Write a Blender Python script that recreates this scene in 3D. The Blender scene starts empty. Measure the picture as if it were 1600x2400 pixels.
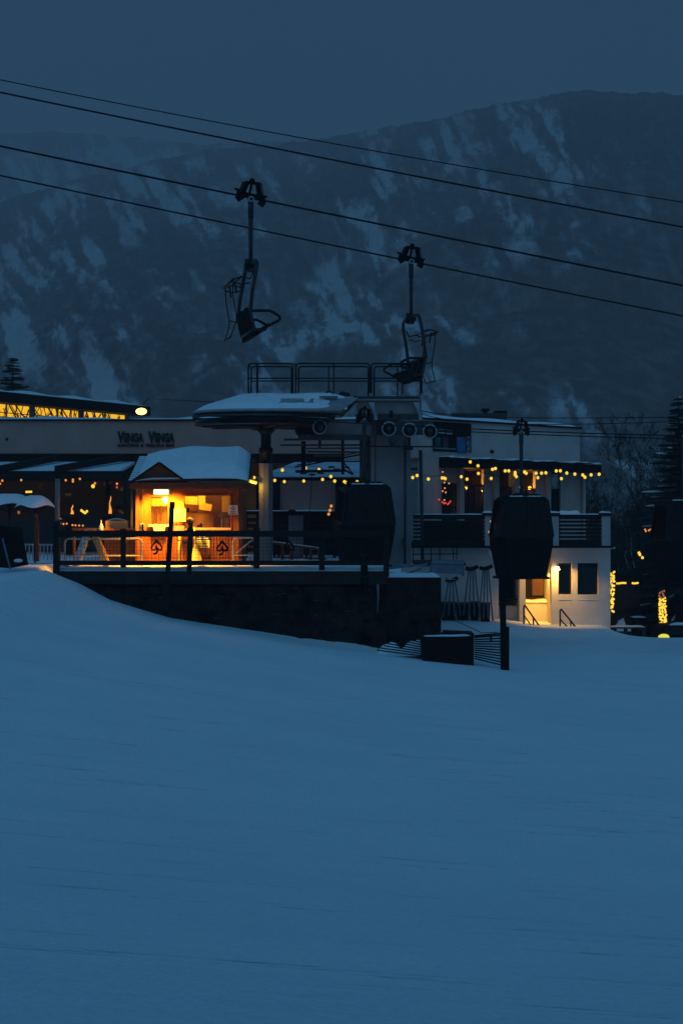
import bpy, math, random
import numpy as np
from mathutils import Vector, Matrix, Quaternion

scene = bpy.context.scene
col = scene.collection
R = math.radians
random.seed(7)

# ------------------------------------------------------------------ camera
F = 4800.0                                   # focal length in pixels of the 1600 x 2400 frame
cam_d = bpy.data.cameras.new('camera')
cam_d.sensor_fit = 'HORIZONTAL'
cam_d.sensor_width = 24.0
cam_d.lens = 24.0 * F / 1600.0
cam_d.clip_start = 0.1
cam_d.clip_end = 20000
cam = bpy.data.objects.new('camera', cam_d)
col.objects.link(cam)
cam.location = (0, 0, 0)
cam.rotation_euler = (R(90), 0, 0)
scene.camera = cam

# ------------------------------------------------------------------ dusk sky under even cloud
SUN_EL, SUN_ROT = R(1.0), R(200)
world = bpy.data.worlds.new('World')
scene.world = world
world.use_nodes = True
wn, wl = world.node_tree.nodes, world.node_tree.links
wn.clear()
wo = wn.new('ShaderNodeOutputWorld')
bg = wn.new('ShaderNodeBackground')
sky = wn.new('ShaderNodeTexSky')
sky.sky_type = 'NISHITA'
sky.sun_disc = False
sky.sun_elevation = SUN_EL
sky.sun_rotation = SUN_ROT
tc = wn.new('ShaderNodeTexCoord')
sep = wn.new('ShaderNodeSeparateXYZ')
ramp = wn.new('ShaderNodeValToRGB')
ramp.color_ramp.elements[0].position = 0.0
ramp.color_ramp.elements[0].color = (0.0122, 0.0178, 0.049, 1)
ramp.color_ramp.elements[1].position = 1.0
ramp.color_ramp.elements[1].color = (0.0255, 0.182, 0.362, 1)
e = ramp.color_ramp.elements.new(0.30)
e.color = (0.0182, 0.0318, 0.082, 1)
wl.new(tc.outputs['Generated'], sep.inputs[0])
wl.new(sep.outputs['Z'], ramp.inputs[0])
skm = wn.new('ShaderNodeMix'); skm.data_type = 'RGBA'; skm.blend_type = 'MULTIPLY'
skm.inputs[0].default_value = 1.0
wl.new(sky.outputs[0], skm.inputs[6])
skm.inputs[7].default_value = (0.01, 0.02, 0.03, 1)
add = wn.new('ShaderNodeMix'); add.data_type = 'RGBA'; add.blend_type = 'ADD'
add.inputs[0].default_value = 1.0
wl.new(ramp.outputs[0], add.inputs[6])
wl.new(skm.outputs[2], add.inputs[7])
cl = wn.new('ShaderNodeTexNoise'); cl.inputs['Scale'].default_value = 5.0; cl.inputs['Detail'].default_value = 5
wl.new(tc.outputs['Generated'], cl.inputs['Vector'])
clr = wn.new('ShaderNodeMapRange'); clr.inputs[1].default_value = 0.3; clr.inputs[2].default_value = 0.7; clr.inputs[3].default_value = 0.90; clr.inputs[4].default_value = 1.10
wl.new(cl.outputs[0], clr.inputs[0])
clm = wn.new('ShaderNodeVectorMath'); clm.operation = 'SCALE'
wl.new(add.outputs[2], clm.inputs[0]); wl.new(clr.outputs[0], clm.inputs['Scale'])
wl.new(clm.outputs[0], bg.inputs[0])
bg.inputs[1].default_value = 1.0
wl.new(bg.outputs[0], wo.inputs[0])

sun_d = bpy.data.lights.new('sun', 'SUN')
sun_d.energy = 0.30
sun_d.angle = R(60)
sun_d.color = (0.22, 0.62, 1.0)
sun = bpy.data.objects.new('sun', sun_d)
col.objects.link(sun)
sun.rotation_euler = (R(56), 0, R(-10))

scene.view_settings.view_transform = 'Standard'
scene.view_settings.look = 'None'
scene.view_settings.exposure = 0.0
scene.view_settings.gamma = 1.0
scene.cycles.max_bounces = 6
scene.cycles.diffuse_bounces = 3
scene.cycles.glossy_bounces = 2
scene.cycles.transparent_max_bounces = 16
scene.cycles.volume_bounces = 1
scene.cycles.sample_clamp_indirect = 3.0
scene.cycles.caustics_reflective = False
scene.cycles.caustics_refractive = False

# ------------------------------------------------------------------ helpers
def P(px, py, D):
    return Vector(((px - 800) / F * D, D, (1200 - py) / F * D))
def PX(px, D): return (px - 800) / F * D
def PZ(py, D): return (1200 - py) / F * D

class MB:
    def __init__(s): s.v = []; s.f = []; s.sm = []
    def add(s, vs, fs, smooth=False):
        n = len(s.v)
        s.v += [tuple(v) for v in vs]
        s.f += [tuple(i + n for i in f) for f in fs]
        s.sm += [smooth] * len(fs)
        return s
    def box(s, x0, x1, y0, y1, z0, z1, M=None):
        vs = [Vector(p) for p in ((x0,y0,z0),(x1,y0,z0),(x1,y1,z0),(x0,y1,z0),(x0,y0,z1),(x1,y0,z1),(x1,y1,z1),(x0,y1,z1))]
        if M is not None: vs = [M @ v for v in vs]
        return s.add(vs, [(0,3,2,1),(4,5,6,7),(0,1,5,4),(1,2,6,5),(2,3,7,6),(3,0,4,7)])
    def pbox(s, px0, px1, py0, py1, D, t):
        """box whose front face fills a pixel rectangle at depth D, t metres thick going back"""
        return s.box(PX(px0,D), PX(px1,D), D, D+t, PZ(py1,D), PZ(py0,D))
    def prism(s, poly, d):
        """closed polygon of 3-D points swept by vector d"""
        n = len(poly); d = Vector(d)
        vs = [Vector(p) for p in poly] + [Vector(p)+d for p in poly]
        fs = [tuple(range(n))[::-1], tuple(range(n, 2*n))] + [(i,(i+1)%n,n+(i+1)%n,n+i) for i in range(n)]
        return s.add(vs, fs)
    def tube(s, pts, r, n=8, smooth=True, closed=False):
        pts = [Vector(p) for p in pts]
        rs = r if isinstance(r, (list, tuple)) else [r]*len(pts)
        m = len(pts); vs = []; fs = []
        tan = []
        for i in range(m):
            a = pts[(i-1) % m] if (closed or i > 0) else pts[i]
            b = pts[(i+1) % m] if (closed or i < m-1) else pts[i]
            t = (b-a)
            tan.append(t.normalized() if t.length > 1e-9 else Vector((0,0,1)))
        ref = Vector((0,0,1)) if abs(tan[0].z) < 0.9 else Vector((1,0,0))
        u = tan[0].cross(ref).normalized()
        for i in range(m):
            u = (u - tan[i]*u.dot(tan[i]))
            u = u.normalized() if u.length > 1e-6 else tan[i].orthogonal().normalized()
            w = tan[i].cross(u)
            for k in range(n):
                a = 2*math.pi*k/n
                vs.append(pts[i] + (u*math.cos(a) + w*math.sin(a))*rs[i])
        for i in range(m if closed else m-1):
            j = (i+1) % m
            for k in range(n):
                fs.append((i*n+k, i*n+(k+1)%n, j*n+(k+1)%n, j*n+k))
        if not closed:
            fs.append(tuple(range(n))[::-1]); fs.append(tuple((m-1)*n+k for k in range(n)))
        return s.add(vs, fs, smooth)
    def bar(s, p, q, w, h=None, up=(0,0,1)):
        p = Vector(p); q = Vector(q); h = h or w
        t = (q-p).normalized(); up = Vector(up)
        if abs(t.dot(up)) > 0.95: up = Vector((0,1,0))
        a = t.cross(up).normalized()*w/2; b = a.cross(t).normalized()*h/2
        vs = [p-a-b,p+a-b,p+a+b,p-a+b,q-a-b,q+a-b,q+a+b,q-a+b]
        return s.add(vs, [(0,3,2,1),(4,5,6,7),(0,1,5,4),(1,2,6,5),(2,3,7,6),(3,0,4,7)])
    def cyl(s, p, q, r, n=20, r2=None, smooth=True):
        return s.tube([p, q], [r, r if r2 is None else r2], n, smooth)
    def lathe(s, prof, c=(0,0,0), n=32, smooth=True, axis='z', a0=0, a1=2*math.pi):
        full = abs(a1-a0-2*math.pi) < 1e-6
        m = n if full else n+1; c = Vector(c); vs = []; fs = []
        for (r, h) in prof:
            for k in range(m):
                a = a0 + (a1-a0)*k/n
                if axis == 'z': vs.append(c + Vector((r*math.cos(a), r*math.sin(a), h)))
                else: vs.append(c + Vector((r*math.cos(a), h, r*math.sin(a))))
        for i in range(len(prof)-1):
            for k in range(n):
                k2 = (k+1) % m
                fs.append((i*m+k, i*m+k2, (i+1)*m+k2, (i+1)*m+k))
        return s.add(vs, fs, smooth)
    def ball(s, c, r, n=10, sz=1.0, sx=1.0, sy=1.0):
        prof = []
        c = Vector(c); vs = []; fs = []
        m = max(5, n//2+1)
        for i in range(m):
            th = math.pi*i/(m-1)
            for k in range(n):
                a = 2*math.pi*k/n
                vs.append(c + Vector((r*sx*math.sin(th)*math.cos(a), r*sy*math.sin(th)*math.sin(a), r*sz*math.cos(th))))
        for i in range(m-1):
            for k in range(n):
                fs.append((i*n+k, (i+1)*n+k, (i+1)*n+(k+1)%n, i*n+(k+1)%n))
        return s.add(vs, fs, True)
    def grid(s, fn, nu, nv, smooth=True):
        vs = [fn(i/nu, j/nv) for j in range(nv+1) for i in range(nu+1)]
        w = nu+1
        return s.add(vs, [(j*w+i, j*w+i+1, (j+1)*w+i+1, (j+1)*w+i) for j in range(nv) for i in range(nu)], smooth)
    def build(s, name, m, parent=None, label=None, **props):
        off = wloc(parent)
        me = bpy.data.meshes.new(name)
        me.from_pydata([tuple(Vector(v)-off) for v in s.v], [], s.f)
        me.polygons.foreach_set('use_smooth', s.sm)
        me.materials.append(m)
        me.update()
        o = bpy.data.objects.new(name, me)
        col.objects.link(o)
        if parent is not None: o.parent = parent
        if label: o['label'] = label
        for k, v in props.items(): o[k] = v
        return o

def wloc(o):
    v = Vector((0,0,0))
    while o is not None:
        v += o.location; o = o.parent
    return v
def thing(name, label, cat, loc=(0,0,0), group=None):
    o = bpy.data.objects.new(name, None)
    o.empty_display_size = 0.3
    col.objects.link(o); o.location = loc
    o['label'] = label; o['category'] = cat
    if group: o['group'] = group
    return o
def tag(o, label, cat, group=None):
    o['label'] = label; o['category'] = cat
    if group: o['group'] = group
    return o
def dup(root, loc, rz=0.0, label=None):
    kids = {}
    for o in list(col.objects):
        if o.parent is not None: kids.setdefault(o.parent.name, []).append(o)
    def rec(o, par):
        c = o.copy(); col.objects.link(c)
        if par is not None: c.parent = par
        for k in kids.get(o.name, []): rec(k, c)
        return c
    r = rec(root, None)
    r.location = loc; r.rotation_euler = (0,0,rz)
    if label: r['label'] = label
    return r
def lamp_light(name, loc, power, color, parent=None, radius=0.06, spot=None):
    d = bpy.data.lights.new(name, 'SPOT' if spot else 'POINT')
    if spot: d.spot_size = R(spot[0]); d.spot_blend = 0.35
    d.energy = power; d.color = color; d.shadow_soft_size = radius
    o = bpy.data.objects.new(name, d)
    col.objects.link(o)
    o.location = Vector(loc) - wloc(parent)
    if spot: o.rotation_euler = Vector(spot[1]).to_track_quat('-Z', 'Y').to_euler()
    if parent is not None: o.parent = parent
    return o

# ------------------------------------------------------------------ materials
def mat(name, c, rough=0.7, var=0.15, scale=6.0, bump=0.0, metal=0.0, c2=None, stretch=None, detail=6.0, spec=0.2):
    m = bpy.data.materials.new(name); m.use_nodes = True
    n, l = m.node_tree.nodes, m.node_tree.links
    b = n['Principled BSDF']
    b.inputs['Roughness'].default_value = rough
    b.inputs['Metallic'].default_value = metal
    b.inputs['Specular IOR Level'].default_value = spec
    t = n.new('ShaderNodeTexCoord')
    mp = n.new('ShaderNodeMapping')
    if stretch: mp.inputs['Scale'].default_value = stretch
    l.new(t.outputs['Object'], mp.inputs[0])
    no = n.new('ShaderNodeTexNoise'); no.inputs['Scale'].default_value = scale; no.inputs['Detail'].default_value = detail
    l.new(mp.outputs[0], no.inputs['Vector'])
    r = n.new('ShaderNodeValToRGB')
    c2 = c2 or tuple(x*(1-var) for x in c)
    r.color_ramp.elements[0].position = 0.35; r.color_ramp.elements[1].position = 0.65
    r.color_ramp.elements[0].color = (*c2, 1)
    r.color_ramp.elements[1].color = (*(min(1, x*(1+var*0.5)) for x in c), 1)
    l.new(no.outputs[0], r.inputs[0]); l.new(r.outputs[0], b.inputs['Base Color'])
    if bump:
        bp = n.new('ShaderNodeBump'); bp.inputs['Strength'].default_value = bump; bp.inputs['Distance'].default_value = 0.05
        l.new(no.outputs[0], bp.inputs['Height']); l.new(bp.outputs[0], b.inputs['Normal'])
    return m
def glow(name, c, strength):
    m = bpy.data.materials.new(name); m.use_nodes = True
    n, l = m.node_tree.nodes, m.node_tree.links
    b = n['Principled BSDF']
    b.inputs['Base Color'].default_value = (0.5, 0.4, 0.3, 1)
    b.inputs['Emission Color'].default_value = (*c, 1)
    b.inputs['Emission Strength'].default_value = strength
    return m
def glassm(name, tint=(0.5,0.55,0.6), clear=0.6, rough=0.05):
    m = bpy.data.materials.new(name); m.use_nodes = True
    n, l = m.node_tree.nodes, m.node_tree.links
    out = n['Material Output']; n.remove(n['Principled BSDF'])
    tr = n.new('ShaderNodeBsdfTransparent'); tr.inputs[0].default_value = (*tint, 1)
    gl = n.new('ShaderNodeBsdfGlossy'); gl.inputs['Roughness'].default_value = rough
    gl.inputs[0].default_value = (0.8, 0.8, 0.8, 1)
    no = n.new('ShaderNodeTexNoise'); no.inputs['Scale'].default_value = 3.0
    fr = n.new('ShaderNodeFresnel'); fr.inputs[0].default_value = 1.45
    mx = n.new('ShaderNodeMixShader')
    ad = n.new('ShaderNodeMath'); ad.operation = 'MULTIPLY_ADD'
    ad.inputs[1].default_value = 0.03; 
    l.new(no.outputs[0], ad.inputs[0]); l.new(fr.outputs[0], ad.inputs[2])
    l.new(ad.outputs[0], mx.inputs[0]); l.new(tr.outputs[0], mx.inputs[1]); l.new(gl.outputs[0], mx.inputs[2])
    l.new(mx.outputs[0], out.inputs[0])
    return m

def sheet_mat():
    m = mat('thin_paper', (0.85,0.78,0.55), 0.8, 0.06, 3)
    n, l = m.node_tree.nodes, m.node_tree.links
    b = n['Principled BSDF']; t = n.new('ShaderNodeBsdfTranslucent'); t.inputs[0].default_value = (0.8,0.7,0.45,1)
    mx = n.new('ShaderNodeMixShader'); mx.inputs[0].default_value = 0.5
    l.new(b.outputs[0], mx.inputs[1]); l.new(t.outputs[0], mx.inputs[2]); l.new(mx.outputs[0], n['Material Output'].inputs[0])
    return m
M = {}
M['snow_cap'] = mat('snow_cap', (0.80,0.84,0.88), 0.6, 0.05, 4, 0.25)
M['plaster'] = mat('plaster', (0.44,0.28,0.24), 0.85, 0.10, 1.2, 0.15)
M['white_wall'] = mat('white_wall', (0.50,0.43,0.40), 0.85, 0.10, 1.5, 0.15)
M['dark_wood'] = mat('dark_wood', (0.012,0.009,0.008), 0.8, 0.4, 8, 0.3, stretch=(6,6,1))
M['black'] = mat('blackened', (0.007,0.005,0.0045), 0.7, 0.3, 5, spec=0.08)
M['dark_metal'] = mat('dark_metal', (0.012,0.013,0.016), 0.5, 0.3, 12, 0.1, 0.2)
M['rope'] = mat('rope', (0.006,0.007,0.009), 0.6, 0.3, 30)
M['steel'] = mat('galvanised', (0.20,0.20,0.21), 0.55, 0.2, 5, 0.1, 0.0)
M['steel_dark'] = mat('steel_dark', (0.05,0.055,0.065), 0.5, 0.3, 7, 0.1, 0.1)
M['chair_tube'] = mat('chair_tube', (0.035,0.04,0.05), 0.5, 0.35, 9, 0.1, 0.1)
M['chair_pad'] = mat('chair_pad', (0.012,0.011,0.011), 0.85, 0.3, 14, 0.2, spec=0.05)
M['rim'] = mat('rim', (0.30,0.33,0.36), 0.5, 0.15, 10)
M['pylon'] = mat('pylon_paint', (0.30,0.27,0.28), 0.6, 0.12, 2.0, 0.08, c2=(0.25,0.23,0.24))
M['canopy'] = mat('canopy_shell', (0.30,0.29,0.31), 0.5, 0.2, 3)
M['wood'] = mat('stained_wood', (0.22,0.068,0.020), 0.65, 0.35, 7, 0.3, stretch=(9,9,0.6))
M['wood_dark'] = mat('brown_wood', (0.10,0.042,0.020), 0.7, 0.35, 6, 0.3, stretch=(0.6,6,8))
M['wood_pale'] = mat('pale_wood', (0.55,0.33,0.14), 0.6, 0.15, 4, 0.1)
M['shingle'] = None
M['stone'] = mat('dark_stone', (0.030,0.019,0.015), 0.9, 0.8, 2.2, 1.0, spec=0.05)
M['concrete'] = mat('dark_concrete', (0.048,0.034,0.030), 0.9, 0.35, 2.5, 0.4, spec=0.05)
M['sheet'] = sheet_mat()
M['paper'] = mat('paper', (0.82,0.74,0.55), 0.8, 0.06, 3)
M['cabin_paint'] = mat('cabin_paint', (0.003,0.008,0.008), 0.75, 0.2, 3, spec=0.04)
M['cabin_glint_trim'] = mat('cabin_glint_trim', (0.004,0.016,0.016), 0.6, 0.2, 3, spec=0.1)  # frame paint kept lighter than the body to stand for edge glints
M['grey_blue'] = mat('grey_blue', (0.16,0.18,0.22), 0.7, 0.2, 5)
M['yellow_paint'] = mat('yellow_paint', (0.88,0.72,0.16), 0.5, 0.12, 6)
M['galv_rail'] = mat('galv_rail', (0.42,0.42,0.42), 0.45, 0.15, 8)
M['warm_lit_wall'] = mat('warm_lit_wall', (0.55,0.17,0.04), 0.8, 0.1, 2)  # orange lamplight of the interiors is put into this wall colour
M['red'] = mat('red_paint', (0.30,0.02,0.02), 0.5, 0.2, 5)
M['blue_sign'] = mat('blue_sign', (0.03,0.04,0.16), 0.5, 0.1, 5)
M['black_ink'] = mat('black_ink', (0.012,0.012,0.014), 0.6, 0.1, 5)
M['bay_white'] = mat('bay_white', (0.68,0.64,0.62), 0.85, 0.16, 1.1, 0.2)
M['beige'] = mat('beige_screen', (0.50,0.40,0.38), 0.85, 0.08, 1.5)
M['bark'] = mat('bark', (0.014,0.012,0.011), 0.9, 0.4, 8, 0.5)
M['twigs'] = mat('twigs', (0.016,0.013,0.012), 0.9, 0.5, 2)
M['needles'] = mat('needles', (0.012,0.020,0.018), 0.8, 0.5, 3)
M['glass'] = glassm('glass', (0.55,0.55,0.55))
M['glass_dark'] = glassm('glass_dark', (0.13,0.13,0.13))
M['glass_warm'] = glassm('glass_warm', (0.85,0.8,0.7))
M['bulb'] = glow('bulb_glow', (1.0,0.62,0.018), 1.15)
M['bulb_orange'] = glow('bulb_orange', (1.0,0.30,0.015), 0.9)
M['bulb_dim'] = glow('bulb_dim', (1.0,0.22,0.03), 0.25)
M['bulb_red'] = glow('bulb_red', (1.0,0.04,0.02), 0.9)
M['lens_hot'] = glow('lens_hot', (1.0,0.62,0.22), 6.0)
M['flood_hot'] = glow('flood_hot', (1.0,0.72,0.13), 4.0)
M['flame'] = glow('flame', (1.0,0.33,0.012), 1.0)
M['clerestory'] = glow('clerestory_lit', (1.0,0.53,0.010), 0.95)
M['fog_lamp'] = glow('fog_lamp', (0.85,0.78,0.01), 0.9)

def text_mesh(body, size, px0, px1, py_base, D, depth, bold=0.0, fit=True, height=None):
    c = bpy.data.curves.new('t', 'FONT'); c.body = body; c.size = 1.0
    c.extrude = 0.02; c.offset = bold
    o = bpy.data.objects.new('t', c); col.objects.link(o)
    dg = bpy.context.evaluated_depsgraph_get()
    me = bpy.data.meshes.new_from_object(o.evaluated_get(dg))
    bpy.data.objects.remove(o)
    co = np.array([v.co[:] for v in me.vertices])
    fs = [tuple(p.vertices) for p in me.polygons]
    bpy.data.meshes.remove(me)
    x0, x1 = co[:,0].min(), co[:,0].max(); y1 = co[:,1].max(); y0 = 0.0
    X0, X1 = PX(px0, D), PX(px1, D)
    zb = PZ(py_base, D)
    hh = height if height else size
    vs = [(X0 + (a-x0)/(x1-x0)*(X1-X0), D - depth*(0.5+c_/0.04), zb + b/(y1-y0)*hh) for a, b, c_ in co]
    mb = MB(); mb.add(vs, fs); return mb

# value noise for terrain
_rng = np.random.RandomState(11)
_tab = _rng.rand(256, 256)
def vnoise(x, y):
    xi = np.floor(x).astype(int); yi = np.floor(y).astype(int)
    fx = x - xi; fy = y - yi
    fx = fx*fx*(3-2*fx); fy = fy*fy*(3-2*fy)
    a = _tab[xi & 255, yi & 255]; b = _tab[(xi+1) & 255, yi & 255]
    c = _tab[xi & 255, (yi+1) & 255]; d = _tab[(xi+1) & 255, (yi+1) & 255]
    return (a*(1-fx)+b*fx)*(1-fy) + (c*(1-fx)+d*fx)*fy
def fbm(x, y, o=5, g=0.5):
    s = 0; a = 1; t = 0
    for i in range(o):
        s = s + a*vnoise(x+17.3*i, y+9.1*i); t += a
        a *= g; x = x*2.03; y = y*2.03
    return s/t
def sstep(a, b, x):
    t = np.clip((x-a)/(b-a), 0, 1); return t*t*(3-2*t)

# ================================================================== the ground
CREST_X = [-200,-14,-10,-8.6,-7.6,-6.75,-5,-3,-.75,1.25,3.75,4.9,8,10,20,200]
CREST_Z = [-1.8,-1.78,-1.80,-1.68,-2.08,-2.54,-3.10,-3.48,-3.87,-4.12,-4.35,-4.48,-4.62,-4.64,-4.8,-6]
def ground_z(X, Y):
    X = np.asarray(X, float); Y = np.asarray(Y, float)
    near = -1.55 - 0.075*np.clip(X, -12, 12) - 1.5*sstep(2, 24, Y)  # near slope tips away from the sun, shaped to darken the lower snow
    xs = X*60/np.maximum(Y, 25)          # slope contours fan gently out with distance
    far = np.interp(xs*np.where(Y<60, Y/60, 1)*0 + X*np.where(Y<60, 0.35+0.65*Y/60, 1)/np.where(Y<60, 0.35+0.65*Y/60, 1), CREST_X, CREST_Z)
    s = np.clip((Y-5)/54.0, 0, 1)
    z = near*(1-s) + far*s
    # beyond the wall line
    right = -4.52 + 0.42*sstep(62, 78, Y) - 0.22*np.exp(-((Y-61)/3.5)**2)*sstep(4.5, 7, X)
    right = right + 0.22*sstep(64, 74, Y)*(1-sstep(5, 7.5, X))
    drop = sstep(9.4, 11.5, X)*sstep(70, 77, Y)*1.7
    right = right - drop
    left = -1.66 + 0*Y
    under = -3.2 + 0*Y
    w = sstep(-9.2, -8.3, X)
    lu = left*(1-w) + under*w
    w2 = sstep(0.6, 2.0, X)
    beyond = lu*(1-w2) + right*w2
    k = sstep(59.5, 62.5, Y)
    z = z*(1-k) + beyond*k
    z = z + 0.05*(fbm(X*0.25, Y*0.12, 3)-0.5)*np.clip(Y/20, 0.15, 1)
    z = z - 2.5*sstep(90, 200, Y)
    return z
def gz(X, Y): return float(ground_z(np.array([X]), np.array([Y]))[0])

ys = np.concatenate([np.linspace(-20, 3, 8), np.geomspace(3.3, 50, 120), np.linspace(50.2, 82, 170), np.geomspace(82.5, 420, 50)])
us = np.concatenate([np.linspace(-3.0, -0.21, 24), np.linspace(-0.205, 0.205, 210), np.linspace(0.21, 3.0, 24)])
YY, UU = np.meshgrid(ys, us, indexing='ij')
XX = UU*np.maximum(np.abs(YY), 14)
ZZ = ground_z(XX, YY)
def grid_mesh(name, XX, YY, ZZ, m, kind):
    nr, nc = XX.shape
    me = bpy.data.meshes.new(name)
    co = np.stack([XX, YY, ZZ], -1).reshape(-1, 3)
    idx = np.arange(nr*nc).reshape(nr, nc)
    q = np.stack([idx[:-1,:-1], idx[:-1,1:], idx[1:,1:], idx[1:,:-1]], -1).reshape(-1, 4)
    me.from_pydata(co.tolist(), [], q.tolist())
    me.polygons.foreach_set('use_smooth', [True]*len(q))
    me.materials.append(m); me.update()
    o = bpy.data.objects.new(name, me); col.objects.link(o)
    o['kind'] = kind
    return o

def snow_material():
    m = bpy.data.materials.new('groomed_snow'); m.use_nodes = True
    n, l = m.node_tree.nodes, m.node_tree.links
    b = n['Principled BSDF']; b.inputs['Roughness'].default_value = 0.75
    b.inputs['Specular IOR Level'].default_value = 0.15
    t = n.new('ShaderNodeTexCoord')
    rot = n.new('ShaderNodeMapping'); rot.inputs['Rotation'].default_value = (0, 0, R(-9))
    l.new(t.outputs['Object'], rot.inputs[0])
    st = n.new('ShaderNodeMapping'); st.inputs['Scale'].default_value = (0.22, 2.6, 0.0)
    l.new(rot.outputs[0], st.inputs[0])
    tracks = n.new('ShaderNodeTexNoise'); tracks.inputs['Scale'].default_value = 1.0; tracks.inputs['Detail'].default_value = 5
    tracks.inputs['Roughness'].default_value = 0.62
    l.new(st.outputs[0], tracks.inputs['Vector'])
    # thin scratches: where the stretched noise crosses a level
    ab = n.new('ShaderNodeMath'); ab.operation = 'SUBTRACT'; ab.inputs[1].default_value = 0.61
    ab2 = n.new('ShaderNodeMath'); ab2.operation = 'ABSOLUTE'
    l.new(tracks.outputs[0], ab.inputs[0]); l.new(ab.outputs[0], ab2.inputs[0])
    scr = n.new('ShaderNodeMapRange'); scr.inputs[1].default_value = 0.0; scr.inputs[2].default_value = 0.010
    scr.inputs[3].default_value = 1.0; scr.inputs[4].default_value = 0.0
    l.new(ab2.outputs[0], scr.inputs[0])
    # only some stretches of a track show
    br = n.new('ShaderNodeTexNoise'); br.inputs['Scale'].default_value = 0.9; br.inputs['Detail'].default_value = 2
    l.new(t.outputs['Object'], br.inputs['Vector'])
    brm = n.new('ShaderNodeMapRange'); brm.inputs[1].default_value = 0.40; brm.inputs[2].default_value = 0.60
    l.new(br.outputs[0], brm.inputs[0])
    sc2 = n.new('ShaderNodeMath'); sc2.operation = 'MULTIPLY'
    l.new(scr.outputs[0], sc2.inputs[0]); l.new(brm.outputs[0], sc2.inputs[1])
    soft = n.new('ShaderNodeTexNoise'); soft.inputs['Scale'].default_value = 0.35; soft.inputs['Detail'].default_value = 4
    l.new(t.outputs['Object'], soft.inputs['Vector'])
    grain = n.new('ShaderNodeTexNoise'); grain.inputs['Scale'].default_value = 22; grain.inputs['Detail'].default_value = 9; grain.inputs['Roughness'].default_value = 0.7
    l.new(t.outputs['Object'], grain.inputs['Vector'])
    c1 = n.new('ShaderNodeValToRGB')
    c1.color_ramp.elements[0].position = 0.3; c1.color_ramp.elements[1].position = 0.7
    c1.color_ramp.elements[0].color = (0.74, 0.81, 0.86, 1); c1.color_ramp.elements[1].color = (0.80, 0.86, 0.90, 1)
    l.new(soft.outputs[0], c1.inputs[0])
    mx = n.new('ShaderNodeMix'); mx.data_type = 'RGBA'
    mx.inputs[7].default_value = (0.27, 0.32, 0.36, 1)
    sf = n.new('ShaderNodeMath'); sf.operation = 'MULTIPLY'; sf.inputs[1].default_value = 1.0
    l.new(sc2.outputs[0], sf.inputs[0]); l.new(sf.outputs[0], mx.inputs[0]); gr = n.new('ShaderNodeMapRange'); gr.inputs[1].default_value = 0.3; gr.inputs[2].default_value = 0.7; gr.inputs[3].default_value = 0.88; gr.inputs[4].default_value = 1.08
    l.new(grain.outputs[0], gr.inputs[0])
    gm = n.new('ShaderNodeVectorMath'); gm.operation = 'SCALE'; l.new(c1.outputs[0], gm.inputs[0]); l.new(gr.outputs[0], gm.inputs['Scale'])
    l.new(gm.outputs[0], mx.inputs[6])
    l.new(mx.outputs[2], b.inputs['Base Color'])
    b1 = n.new('ShaderNodeBump'); b1.inputs['Strength'].default_value = 0.6; b1.inputs['Distance'].default_value = 0.06
    l.new(tracks.outputs[0], b1.inputs['Height'])
    b2 = n.new('ShaderNodeBump'); b2.inputs['Strength'].default_value = 0.8; b2.inputs['Distance'].default_value = 0.022
    l.new(grain.outputs[0], b2.inputs['Height']); l.new(b1.outputs[0], b2.inputs['Normal'])
    l.new(b2.outputs[0], b.inputs['Normal'])
    return m
M['snow'] = snow_material()
grid_mesh('snow_ground', XX, YY, ZZ, M['snow'], 'structure')

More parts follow.
